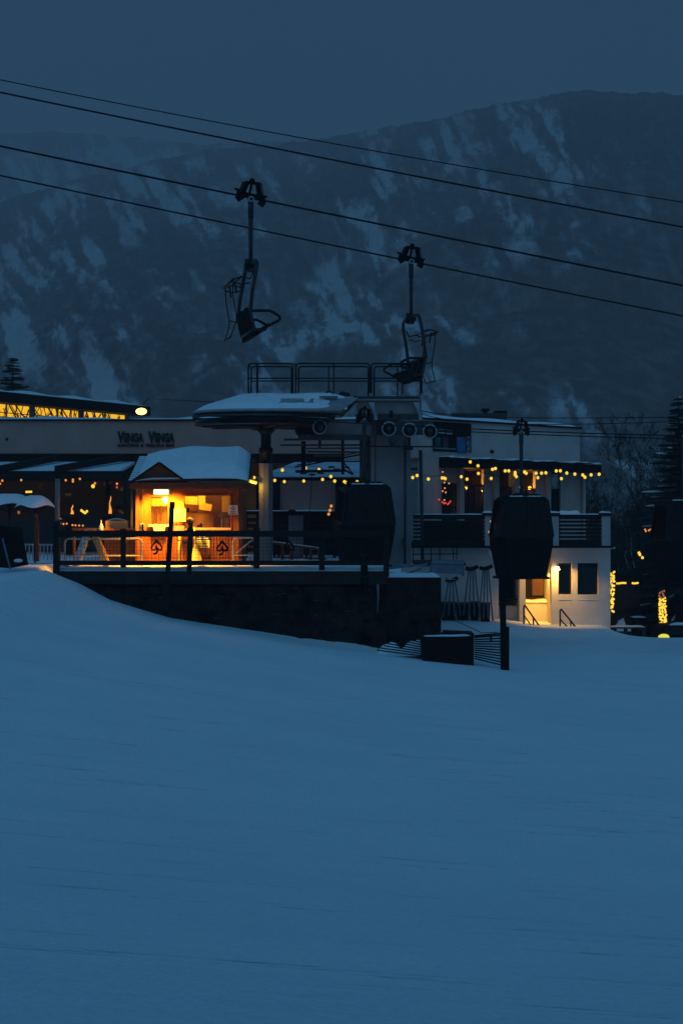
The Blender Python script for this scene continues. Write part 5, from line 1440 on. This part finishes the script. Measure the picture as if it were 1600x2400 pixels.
# lower storey: recessed wall and the bay at the right
ZB0 = -5.2
mb = MB(); mb.box(PX(940,75.4), PX(1168,75.4), 75.4, 75.7, ZB0, PZ(1284.5,75.4)); mb.box(PX(1168,79), PX(1225,79), 79, 79.3, ZB0, PZ(1284,79)); mb.box(PX(1168,75.4)-.3, PX(1168,75.4), 75.7, 79, ZB0, PZ(1284.5,75.4)); mb.build('recessed_wall', M['bay_white'], wb)
mb = MB(); mb.box(PX(1225,78), PX(1292,78), 78, 78.3, PZ(1348,78), PZ(1284,78)); mb.box(PX(1278,78), PX(1292,78), 78, 78.3, ZB0, PZ(1348,78)); mb.build('lamp_wall', M['bay_white'], wb)
mb = MB(); mb.box(PX(1225,78), PX(1278,78), 78.25, 78.35, ZB0, PZ(1348,78)); mb.build('window_back', M['wood_pale'], wb)
f = MB()
for q in ((1225,1246,1348,1398),): f.pbox(*q, 78.02, 0.1)
for q in ((1244,1247,1348,1400),(1275,1278,1348,1400),(1225,1278,1346,1350),(1225,1278,1396,1400)): f.pbox(*q, 77.97, 0.12)
o = f.build('window', M['dark_wood'], wb)
MB().pbox(1247, 1275, 1350, 1396, 78.05, 0.01).build('pane', M['glass_warm'], o)
mb = MB(); mb.box(PX(1226,76.9), PX(1292,76.9), 76.9, 77.9, ZB0, PZ(1412,76.9)); mb.build('ledge_wall', M['bay_white'], wb)
snow_strip(PX(1226,76.9), PX(1292,76.9), 76.85, 77.95, PZ(1412,76.9), 0.12, 5, None, 24, 6).build('ledge_snow', M['snow_cap'], wb)
by = 75.2
bay = MB()
for q in ((1292,1308,1284,1500),(1308,1340,1284,1320),(1340,1353,1284,1500),(1353,1402,1284,1320),(1402,1430,1284,1500),(1308,1340,1394,1500),(1353,1402,1394,1500)): bay.pbox(*q, by, 0.45)
bay.box(PX(1292,by), PX(1292,by)+0.3, by+0.45, 86, ZB0, PZ(1284,by)); bay.box(PX(1430,by)-0.3, PX(1430,by), by+0.45, 86, ZB0, PZ(1284,by))
bay.build('bay_wall', M['bay_white'], wb)
mb = MB()
for a, b in ((1308,1340),(1353,1402)):                        # sloping sills
    mb.prism([P(a,1394,by+0.40), P(a,1394,by+0.42), P(a,1406,by-0.02)], (PX(b,by)-PX(a,by),0,0))
mb.build('sloped_sill', M['snow_cap'], wb)
for a, b in ((1308,1340),(1353,1402)):
    f = MB()
    for q in ((a,b,1320,1324),(a,b,1390,1394),(a,a+3,1324,1390),(b-3,b,1324,1390)): f.pbox(*q, by+0.32, 0.1)
    o = f.build('window', M['dark_wood'], wb); MB().pbox(a+3, b-3, 1324, 1390, by+0.37, 0.01).build('pane', M['glass_dark'], o)
mb = MB(); mb.box(PX(1300,by), PX(1425,by), by+1.6, by+1.7, ZB0, PZ(1290,by)); mb.build('dark_room', M['black'], wb)
light_string('pendant_lamp', 'tiny dim orange lamp inside the right bay window', [(1366,1366)], by+1.2, 0.04, M['bulb_dim'], False, 'lamp')
mb = MB(); mb.box(PX(1284,by), PX(1440,by), by-0.16, by+0.3, PZ(1286,by), PZ(1282,by)); mb.build('cornice', M['bay_white'], wb)
mb = MB(); mb.box(PX(1170,78.5), PX(1212,78.5), 78.5, 78.7, PZ(1405,78.5), PZ(1330,78.5)); mb.build('door', M['black'], wb)
mb = MB(); mb.box(PX(1211,76.8), PX(1225,76.8), 75.7, 79.0, ZB0, PZ(1284,76.8)); mb.build('pier', M['bay_white'], wb)  # pier drawn out into a wall to block sconce light from the recess
t = thing('wall_sconce', 'bright yellow wall lamp on the white bay beside its narrow window', 'lamp', P(1306,1332,by-0.1))
mb = MB(); mb.lathe([(0.05,0.05),(0.10,-0.08),(0.001,-0.09)], P(1306,1331,by-0.16), 14); mb.ball(P(1304,1332,by-0.16), 0.085, 10, 0.8, 1.3); mb.build('globe', M['lens_hot'], t)
mb = MB(); mb.bar(P(1306,1327,by-0.16), P(1306,1326,by), 0.05); mb.build('arm', M['dark_metal'], t)
lamp_light('sconce_light', P(1302,1340,by-0.50), 90, (1.0,0.52,0.08), t, 0.08, (150, (0.1,0.8,-1)))
lamp_light('sconce_light', P(1284,1345,by+0.9), 250, (1.0,0.48,0.05), t, 0.08, (125, (-0.25,0.55,-0.9)))  # added source without a fixture, aimed to brighten the ledge and lamp wall
def handrail(label, p0, p1, D):
    t = thing('handrail', label, 'handrail', P(p0[0],p0[1]+50,D))
    mb = MB(); mb.tube([P(p0[0],p0[1]+46,D), P(p0[0],p0[1]+3,D), P(p0[0]+2,p0[1],D), P(p1[0],p1[1],D)], 0.03, 8); mb.build('rail', M['dark_metal'], t)
    mb = MB(); mb.cyl(P(p0[0],p0[1]+24,D), P(p1[0]-18,p1[1]-0,D), 0.025, 8); mb.build('lower_rail', M['dark_metal'], t)
    mx = (p0[0]+p1[0])/2+2; my = (p0[1]+p1[1])/2
    mb = MB(); mb.cyl(P(mx,my,D), P(mx,my+26,D), 0.028, 8); mb.build('post', M['dark_metal'], t)
handrail('dark stair handrail below the snowy lit ledge', (1227,1418), (1268,1474), 74.6)
handrail('dark stair handrail in front of the white bay wall', (1312,1427), (1358,1482), 74.4)
t = thing('railing', 'dark two bar railing with a white band behind the tall post', 'railing', P(1200,1420,76.5))
mb = MB(); mb.cyl(P(1165,1404,76.5), P(1225,1405,76.5), 0.03, 8); mb.build('top_bar', M['dark_metal'], t)
mb = MB(); mb.cyl(P(1165,1417,76.5), P(1225,1418,76.5), 0.025, 8); mb.build('lower_bar', M['dark_metal'], t)
mb = MB(); mb.pbox(1165, 1226, 1420, 1480, 76.6, 0.2); mb.build('base_wall', M['bay_white'], t)
# mural banner on the upper wall
t = thing('mural_banner', 'dark printed banner with two pale lines and a blue figure panel on the upper wall', 'banner', P(1055,1058,77))
def onwall(px0, px1, z0, z1, n0, n1, m, nm):
    mb = MB(); mb.box(s2(px0), s2(px1), n0, n1, z0, z1, MW); mb.build(nm, m, t)
onwall(1013, 1102, 2.36, 3.50, -0.06, -0.01, M['black'], 'backing')
onwall(1068, 1089, 2.32, 2.95, -0.065, -0.06, mat('banner_blue', (0.05,0.13,0.26), 0.8, 0.3, 3), 'blue_panel')
onwall(1018, 1030, 2.55, 2.90, -0.065, -0.06, mat('banner_teal', (0.03,0.10,0.12), 0.8, 0.4, 5), 'teal_panel')
onwall(1036, 1048, 2.48, 2.92, -0.065, -0.06, mat('banner_plum', (0.06,0.045,0.08), 0.8, 0.4, 5), 'plum_panel')
onwall(1091, 1100, 2.36, 3.0, -0.065, -0.06, mat('banner_mottle', (0.16,0.16,0.18), 0.8, 0.9, 9, c2=(0.02,0.015,0.015)), 'mottled_panel')
onwall(1013, 1065, 2.44, 2.50, -0.066, -0.06, M['grey_blue'], 'lower_line')
for i, (a, b, z) in enumerate(((1025,1040,3.16),(1043,1058,3.15),(1025,1040,3.05),(1043,1058,3.04))): onwall(a, b, z, z+0.055, -0.066, -0.06, M['rim'], 'pale_line')
# plant on the roof
t = thing('roof_unit', 'dark ventilation unit with two stacks on the white building roof', 'roof unit', P(1125,980,82))
mb = MB(); mb.box(PX(1060,82), PX(1188,82), 82, 84, 3.5, PZ(968,82)); mb.build('housing', M['steel_dark'], t)
for (a, b, y0, y1) in ((1130,1147,957,962),(1160,1188,962,967)):
    mb = MB(); mb.box(PX(a,82), PX(b,82), 82.1, 83, PZ(y1,82), PZ(y0,82)); mb.box(PX(a+4,82), PX(b-4,82), 82.3, 82.8, PZ(970,82), PZ(y1,82)); mb.build('stack', M['black'], t)

# ================================================================== yard in front of the lodge
t = thing('metal_chute', 'grey sheet metal chute box lying on the stone pier', 'chute', P(1048,1345,64))
mb = MB(); mb.prism([P(x,y,64) for x,y in ((1010,1343),(1012,1316),(1030,1311),(1087,1314),(1088,1352),(1080,1346))], (0,1.0,0)); mb.build('box_body', M['grey_blue'], t)
mb = MB(); mb.bar(P(1012,1318,63.97), P(1087,1321,63.97), 0.03, 0.02); mb.build('lip', M['rim'], t)
for i, (a, b, D) in enumerate(((P(912,1333,62.2),P(1000,1322,63.2),0),(P(913,1361,61.0),P(985,1333,62.8),0),(P(910,1321,63.4),P(1010,1328,63.6),0))):
    mb = MB(); mb.bar(a, b, 0.09, 0.05); tag(mb.build('metal_beam', M['grey_blue']), ('topmost long grey beam lying across the stone pier', 'grey beam sloping down over the front edge of the stone pier', 'grey beam lying flat against the foot of the pylon')[i], 'beam', 'loose beams on the stone pier')
t = thing('yard_railing', 'thin two bar railing behind the grey chute box', 'railing', P(1020,1312,70))
MB().box(PX(966,70), PX(1078,70), 66.8, 70.4, PZ(1320,70), PZ(1314,70)).build('platform', M['dark_metal'], t)
for y in (1287, 1302):
    mb = MB(); mb.cyl(P(966,y+12,70), P(1075,y+11,70), 0.02, 6); mb.build('bar', M['dark_metal'], t)
for x in (968, 1010, 1030, 1062, 1070):
    mb = MB(); mb.cyl(P(x,1284,70), P(x,1314,70), 0.02, 6); mb.build('post', M['dark_metal'], t)
def pole_bundle(px, top, bot, D, spread, n, label, seed):
    t = thing('folded_stand', label, 'stand', P(px,bot,D), 'bundles of pale poles in the yard')
    r = random.Random(seed)
    for i in range(n):
        x = px+(i-(n-1)/2)*spread*0.35; x2 = px+(i-(n-1)/2)*spread
        mb = MB(); mb.cyl(P(x,top+3,D), P(x2,bot-r.random()*8,D-0.2+0.4*r.random()), 0.03, 6); mb.build('pole', M['grey_blue'], t)
    mb = MB(); mb.tube([P(px-15,top+1,D-0.1), P(px-4,top+3,D-0.1), P(px+8,top,D-0.1), P(px+15,top-4,D-0.1)], 0.07, 8); mb.build('strap', M['black'], t)
pole_bundle(1058, 1358, 1448, 73.6, 14, 4, 'bundle of pale poles under a snowy board beside the stone pier', 1)
pole_bundle(1105, 1331, 1450, 73.4, 13, 4, 'middle bundle of pale poles under a dark strap', 2)
pole_bundle(1138, 1330, 1455, 73.2, 11, 4, 'right bundle of pale poles beside the tall yard post', 3)
t = tag(snow_strip(PX(1040,73.6), PX(1074,73.6), 73.4, 74.1, PZ(1358,73.6), 0.05, 5, None, 12, 4).build('snowy_board', M['snow_cap']), 'thin snowy board on top of the left pole bundle', 'board')
for i, (a, b, y0, y1, D) in enumerate(((1034,1068,1415,1450,74.3),(1070,1100,1416,1450,74.4),(1102,1124,1414,1452,74.3),(1126,1148,1416,1458,73.9))):
    t = thing('dark_tub', ('dark square tub beside the stone pier, leftmost of four', 'dark square tub second from the stone pier', 'dark square tub third from the stone pier', 'dark square tub nearest the tall yard post')[i], 'tub', P((a+b)/2,y1,D), 'dark tubs in the yard')
    mb = MB(); mb.prism([P(a,y0,D),P(b,y0,D),P(b-1,y1+6,D),P(a+2,y1+6,D)], (0,0.6,0)); mb.build('tub_body', M['black'], t)
    mb = MB(); mb.pbox(a-1, b+1, y0-3, y0+1, D-0.06, 0.72); mb.build('tub_rim', M['steel_dark'], t)
# crate, netting and posts on the near slope
t = thing('snow_crate', 'big black crate with a little snow on its lid half buried on the slope', 'crate', P(1050,1545,58))
mb = MB(); mb.prism([P(990,1495,57.6), P(1110,1491,57.6), P(1110,1570,57.6), P(990,1560,57.6)], (0,2.2,0)); mb.build('crate_body', M['black'], t)
mb = MB(); mb.prism([P(1040,1492,58.4), P(1042,1482,58.4), P(1110,1485,58.4), P(1111,1493,58.4)], (0,1.2,0)); mb.build('lid', M['black'], t)
snow_strip(PX(994,57.8), PX(1104,57.8), 57.65, 58.2, PZ(1492,57.7), 0.05, 31, None, 30, 4).build('snow_streak', M['snow_cap'], t)
def netting(label, x0, x1, t0, t1, b0, b1, D, n):
    t = thing('snow_netting', label, 'fence', P((x0+x1)/2,(b0+b1)/2,D))
    mb = MB()
    for i in range(n):
        f = (i+0.5)/n
        ya, yb = t0+(b0-t0)*f, t1+(b1-t1)*f
        mb.bar(P(x0,ya,D), P(x1,yb,D), 0.03, (b1-t1)/n/F*D*0.48)
    m_ = max(2, int((x1-x0)/12))
    mb.build('webbing', M['black'], t)
    mb = MB(); mb.bar(P(x0,t0-1,D), P(x1,t1-1,D), 0.03, 0.05); mb.build('top_cord', M['black'], t)
    mb = MB(); mb.bar(P(x0+(x1-x0)*0.62,t0-2,D-0.03), P(x0+(x1-x0)*0.62,t0+14,D-0.03), 0.06, 0.03); mb.build('tie', M['black'], t)
netting('black slatted netting between the black crate and the tall yard post', 1111, 1174, 1492, 1486, 1546, 1562, 57.8, 11)
t = thing('snow_netting', 'black slatted netting sloping from the stone pier down to the black crate', 'fence', P(950,1525,58.2))
mb = MB()
for i in range(10):
    f = i/9
    xa = 958-f*75; ya = 1478+f*46
    mb.bar(P(xa,ya,58.6), P(992,1492+f*46,58.1), 0.03, 0.032)
mb.build('webbing', M['black'], t)
tag(bank(880, 1030, 1536, 58.8, 0.50, 1.0, 23).build('snow_bank', M['snow_cap']), 'snow drift behind the slatted netting at the foot of the stone pier', 'snow heap')
t = thing('yard_post', 'tall slim black post with a thick foot standing on the snow before the middle cabin', 'post', P(1182,1560,57))
mb = MB(); mb.bar(P(1175,1284,57), P(1179,1480,57), 0.16, 0.16); mb.build('shaft', M['black'], t)
mb = MB(); mb.prism([P(1173,1476,56.95),P(1177,1470,56.95),P(1193,1470,56.95),P(1193,1600,56.95),P(1174,1600,56.95)], (0,0.25,0)); mb.build('foot', M['black'], t)
t = tag(MB().tube([P(1062,1452,74), P(1100,1470,66), P(1130,1484,61), P(1165,1482,57.2)], 0.012, 5).build('slack_cord', M['black']), 'thin slack cord from the tubs to the tall yard post', 'cord')
for i,(px,py,D) in enumerate(((1150,1490,57.8),)):
    pass

# ================================================================== trees, lights and vehicle at the right
def bare_tree(px, D, h, seed, label, base=-6.0, lean=0.0, snow=0.0, thick=0.11, n0=5):
    r = random.Random(seed)
    t = thing('bare_tree', label, 'tree', (PX(px,D), D, base), 'bare trees at the right')
    tr = MB(); cr = MB(); sn = MB()
    root = Vector((PX(px,D), D, base))
    def branch(p, d, L, rad, lvl, mb):
        n = 5; pts = [p]; rs = [rad]
        for i in range(n):
            d = (d + Vector((r.gauss(0,.13), r.gauss(0,.13), r.gauss(0.06,.10)))).normalized()
            pts.append(pts[-1]+d*L/n); rs.append(max(0.007, rad*(1-0.75*(i+1)/n)))
        mb.tube(pts, rs, 5 if lvl else 8)
        if snow and lvl > 0 and rad > 0.015 and r.random() < snow:
            sn.tube([q+Vector((0,0,rs[i]*0.9)) for i, q in enumerate(pts)], [max(0.008, q*0.8) for q in rs], 5)
        if lvl >= 4: return
        k_ = (7,6,5,4)[lvl]
        for i in range(k_):
            f = r.uniform(0.25 if lvl == 0 else 0.2, 1.0); j = min(n-1, int(f*n)); q = pts[j].lerp(pts[j+1], f*n-j)
            an = r.random()*6.283; a_ = r.uniform(0.5,1.0)
            o_ = d.orthogonal().normalized(); o_ = Quaternion(d, an) @ o_
            nd = (d*math.cos(a_)+o_*math.sin(a_)+Vector((0,0,0.18))).normalized()
            branch(q, nd, L*r.uniform(0.42,0.62)*(1.15-0.4*f), max(0.009, rs[j]*0.55), lvl+1, cr)
    branch(root, Vector((lean,0,1)).normalized(), h, thick, 0, tr)
    tr.build('trunk', M['bark'], t); cr.build('crown', M['bark'], t)
    if sn.v: sn.build('branch_snow', M['snow_cap'], t)
    return t
bt = [(1395,104,5.6,1,'bare tree just right of the lodge balcony pier'),
      (1450,98,5.2,2,'slender bare tree behind the cross of string lights'),
      (1490,92,5.6,3,'bare tree with snowy limbs left of the right cabin'),
      (1535,100,7.2,4,'taller bare tree near the right edge behind the wrapped trunk'),
      (1585,95,7.8,5,'tallest bare tree cut by the right edge of the picture'),
      (1420,112,6,8,'small far bare tree seen over the corner of the balcony')]
bt += [(1375,135,6,11,'far bare tree showing above the lodge canopy end'),(1430,140,6.6,12,'far bare tree left of the cross of fairy lights'),
       (1470,132,6.6,13,'far bare tree over the brown hut roof'),(1510,138,7.5,14,'far bare tree left of the right cabin hanger'),
       (1560,128,8.2,15,'far bare tree behind the spruce'),(1600,135,8.6,16,'far bare tree at the right edge behind the tallest one')]
for (px, D, h, sd, lab) in bt: bare_tree(px, D, h, sd, lab, -6.0, random.Random(sd).uniform(-.1,.1), 0.15 if sd in (3,5) else 0.02, 0.075)
def bush(px, D, w, h, seed, label):
    r = random.Random(seed); base = -6.3
    t = thing('bush', label, 'bush', (PX(px,D),D,base), 'dark bushes beyond the lodge')
    mb = MB(); st_ = MB()
    for i in range(26):
        an = r.random()*6.283; tip = Vector((PX(px,D)+w*0.5*math.cos(an)*r.random()**.5, D+w*0.3*math.sin(an), base+h*r.uniform(0.5,1.0)))
        st_.tube([(PX(px,D)+r.uniform(-.3,.3)*w*.5, D, base), tip], [0.03,0.008], 4)
    for i in range(2600):
        an = r.random()*6.283; q = r.random()**0.5; f = r.random()**0.8
        c = Vector((PX(px,D)+w*0.5*q*math.cos(an)*(1-0.45*f**2), D+w*0.35*q*math.sin(an), base+h*f*(0.75+0.25*math.sin(an*3+seed))))
        a = Vector((r.gauss(0,1),r.gauss(0,1),r.gauss(0.6,1))).normalized()*r.uniform(.10,.24); b = a.orthogonal().normalized()*0.05
        mb.add([c-b, c+b, c+a], [(0,1,2)])
    st_.build('stems', M['bark'], t); mb.build('crown', M['twigs'], t)
for q in ((1440,93,4.2,3.4,1,'dark bush beside the lodge bay corner'),(1478,96,4.6,4.4,2,'dark bush behind the horizontal fairy lights'),(1520,92,4.4,3.8,3,'dark bush left of the wrapped trunk at the right'),
          (1562,97,5.0,4.6,4,'dark bush behind the wrapped trunk at the right'),(1605,94,4.6,4.2,5,'dark bush cut by the right edge'),(1400,108,5.5,5.0,6,'dark bush farthest back behind the lodge'),(1500,112,7,6.5,7,'tall dark bush below the bare trees'),(1570,110,7,6.5,8,'tall dark bush behind the right cabin'),(1440,114,7,6.2,9,'tall dark bush beyond the balcony end')): bush(*q)

def spruce(px, D, top_y, base, rad, seed, label, snowy, needle=1.0):
    r = random.Random(seed); X = PX(px,D); zt = PZ(top_y,D); H = zt-base
    t = thing('spruce_tree', label, 'tree', (X,D,base), 'spruces')
    mb = MB(); mb.tube([(X,D,base),(X,D,base+H*0.5),(X,D,zt)], [0.028*H,0.016*H,0.01], 8); mb.build('trunk', M['bark'], t)
    cr = MB(); sn = MB()
    tiers = max(9, int(H*2.6))
    for i in range(tiers):
        f = (i+0.6)/tiers; z0_ = base+H*(0.08+0.92*f); L0 = rad*(1-f)**0.85*1.0+0.06
        nb = 9 if f < 0.8 else 6
        for k_ in range(nb):
            z = z0_+r.uniform(-.16,.16); an = 2*math.pi*(k_+r.random()*0.8)/nb+i; L = L0*r.uniform(0.6,1.1)
            d = Vector((math.cos(an), math.sin(an), -0.22+0.35*f)); tip = Vector((X,D,z))+d*L
            cr.tube([(X,D,z), tip], [0.02,0.006], 4)
            side = Vector((-math.sin(an), math.cos(an), 0))
            m_ = max(4, int(L*9))
            for j in range(m_):
                g_ = (j+0.5)/m_; c = Vector((X,D,z)).lerp(tip, g_); w = (0.16+0.26*(1-g_)*min(L,1.6))*r.uniform(0.7,1.2)*needle
                for s_ in (-1,1):
                    q = c+side*s_*w+d*0.14+Vector((0,0,-0.07*r.random()))
                    cr.add([c+Vector((0,0,0.03*needle)), c+d*0.10*needle-Vector((0,0,.08*(needle-1))), q], [(0,1,2)])
            if r.random() < snowy:
                m_ = 6
                pts = [Vector((X,D,z)).lerp(tip, 0.35+0.6*j/m_)+Vector((0,0,0.05)) for j in range(m_+1)]
                sn.tube(pts, [0.01,0.035,0.05,0.06,0.055,0.04,0.01], 6)
    cr.build('crown', M['needles'], t)
    if sn.v: sn.build('branch_snow', M['snow_cap'], t)
spruce(1590, 84, 935, -6.0, 3.3, 3, 'dark spruce with snow on its boughs behind the right cabin', 0.16, 1.7)
spruce(30, 125, 842, -1.5, 4.2, 5, 'dark spruce top rising behind the hall roof at the left', 0.1, 2.0)

def wrapped(px0, px1, y0, y1, D, n, label, seed, tilt=0.0, m='bulb'):
    r = random.Random(seed); pts = []
    turns = 9
    for i in range(n):
        f = i/(n-1); a = f*turns*2*math.pi
        x = (px0+px1)/2 + (px1-px0)/2*math.cos(a) + r.uniform(-1.5,1.5) + tilt*f
        pts.append((x, y0+(y1-y0)*f+r.uniform(-2,2)))
    t = light_string('trunk_lights', label, pts, [D-0.15-0.12*abs(math.sin(i/(n-1)*turns*2*math.pi)) for i in range(n)], 0.042, M[m], False)
    mb = MB(); mb.cyl(P((px0+px1)/2,1545,D+0.15), P((px0+px1)/2,y0-10,D+0.15), 0.16, 10); mb.build('wrapped_trunk', M['bark'], t)
    return t
wrapped(1428, 1440, 1342, 1434, 79.5, 60, 'trunk wrapped in yellow fairy lights at the corner of the white bay', 4, -4)
light_string('string_lights', 'horizontal row of yellow fairy lights right of the wrapped trunk', [(1440+i*4.2,1367+math.sin(i)*0.7) for i in range(7)]+[(1482+i*4,1367.5-abs(i-1)*0.5) for i in range(4)], 80, 0.04, M['bulb'])
wrapped(1544, 1558, 1402, 1464, 81, 54, 'trunk wrapped in yellow fairy lights above the dark vehicle', 9, 3)
wrapped(1545, 1556, 1385, 1402, 81, 8, 'dim orange upper end of the fairy lights on the right trunk', 11, 0, 'bulb_dim')
light_string('string_lights', 'short orange string of lights seen beside the right cabin', [(1511,1241),(1513,1245),(1520,1243),(1524,1241),(1530,1241)], 78, 0.035, M['bulb_orange'])
light_string('string_lights', 'small yellow glowing dots imitating reflections at the lower left of the right cabin', [(1497,1296),(1499,1300),(1505,1307)], 78, 0.055, M['bulb'])  # added glowing dots imitate reflections in the cabin side
lamp_light('fairy_light', P(1444,1400,79.0), 3, (1.0,0.45,0.06), None, 0.1).parent = None

# far wooden cabin wall behind the lights
t = thing('brown_hut', 'dark reddish brown hut wall behind the fairy lights', 'hut', P(1475,1440,84))
mb = MB(); mb.pbox(1432, 1500, 1352, 1545, 84, 2.5); mb.build('wall', M['wood_dark'], t)
mb = MB(); mb.prism([P(1426,1354,83.8), P(1506,1354,83.8), P(1500,1340,85), P(1440,1340,85)], (0,0.1,0.05)); mb.build('roof', M['black'], t)
t = thing('snowy_bench', 'snow covered picnic bench beyond the white bay', 'bench', P(1455,1490,79.5))
mb = MB(); mb.pbox(1430, 1513, 1470, 1474, 79.2, 0.7); mb.build('bench_top', M['steel_dark'], t)
snow_strip(PX(1430,79.2), PX(1513,79.2), 79.15, 79.9, PZ(1470,79.2), 0.07, 5, None, 20, 4).build('snow_cover', M['snow_cap'], t)
for x in (1436, 1462, 1505):
    mb = MB(); mb.bar(P(x+4,1474,79.4), P(x-2,1542,79.4), 0.14); mb.build('leg', M['steel_dark'], t)
t = thing('snowy_table', 'dark picnic table with snow beside the brown hut', 'table', P(1495,1470,82))
mb = MB(); mb.pbox(1478, 1535, 1448, 1454, 82, 1.0); mb.build('table_top', M['black'], t)
snow_strip(PX(1484,82), PX(1515,82), 82, 83, PZ(1448,82), 0.06, 6, None, 16, 4).build('snow_cover', M['snow_cap'], t)
for x in (1484, 1528):
    mb = MB(); mb.bar(P(x,1454,82.3), P(x,1545,82.3), 0.12); mb.build('leg', M['black'], t)
tag(bank(1420, 1478, 1478, 80.5, 0.50, 1.6, 15).build('snow_bank', M['snow_cap']), 'snow heap tinted orange at the foot of the wrapped trunk', 'snow heap')
t = thing('parked_vehicle', 'dark parked vehicle with snow on its roof and one glowing yellow lamp', 'vehicle', P(1600,1530,78.5))
VDp = 78.0
body = [(1538,1530),(1538,1492),(1545,1474),(1562,1466),(1700,1466),(1712,1492),(1714,1530)]
mb = MB(); mb.prism([P(x,y,VDp) for x,y in body], (0,1.8,0)); vb = mb.build('body', M['cabin_paint'], t)
mb = MB(); mb.grid(lambda a,b: P(1566+136*a, 1466-7*min(1,min(a,1-a)*8)**0.5*min(1,min(b,1-b)*5)**0.5, VDp+0.1+1.6*b), 24, 6); mb.build('roof_snow', M['snow_cap'], t)
mb = MB(); mb.prism([P(x,y,VDp-0.01) for x,y in ((1566,1488),(1572,1470),(1640,1470),(1640,1488))], (0,0.02,0)); mb.build('side_window', M['glass_dark'], t)
mb = MB(); mb.ball(P(1555,1493,VDp-0.05), 0.19, 14, 0.62, 1.15, 0.4); mb.build('glowing_lamp', M['fog_lamp'], t)
mb = MB(); mb.box(PX(1538,VDp), PX(1575,VDp), VDp-0.14, VDp, PZ(1503,VDp), PZ(1496.5,VDp)); mb.build('bumper', M['black'], t)
for x in (1568, 1680):
    mb = MB(); mb.lathe([(0.001,-.12),(0.26,-.12),(0.31,-.08),(0.31,.1),(0.001,.1)], P(x,1525,VDp), 20, True, 'y'); mb.build('wheel', M['black'], t)
mb = MB(); r = random.Random(8)
for i in range(16):
    mb.ball(P(1475+i*9+r.uniform(-3,3), 1503+i*1.6+r.uniform(-1,2), 74.5), 0.07+0.07*r.random(), 7, 0.7)
o = mb.build('snow_lumps', M['snow_cap']); o['kind'] = 'stuff'
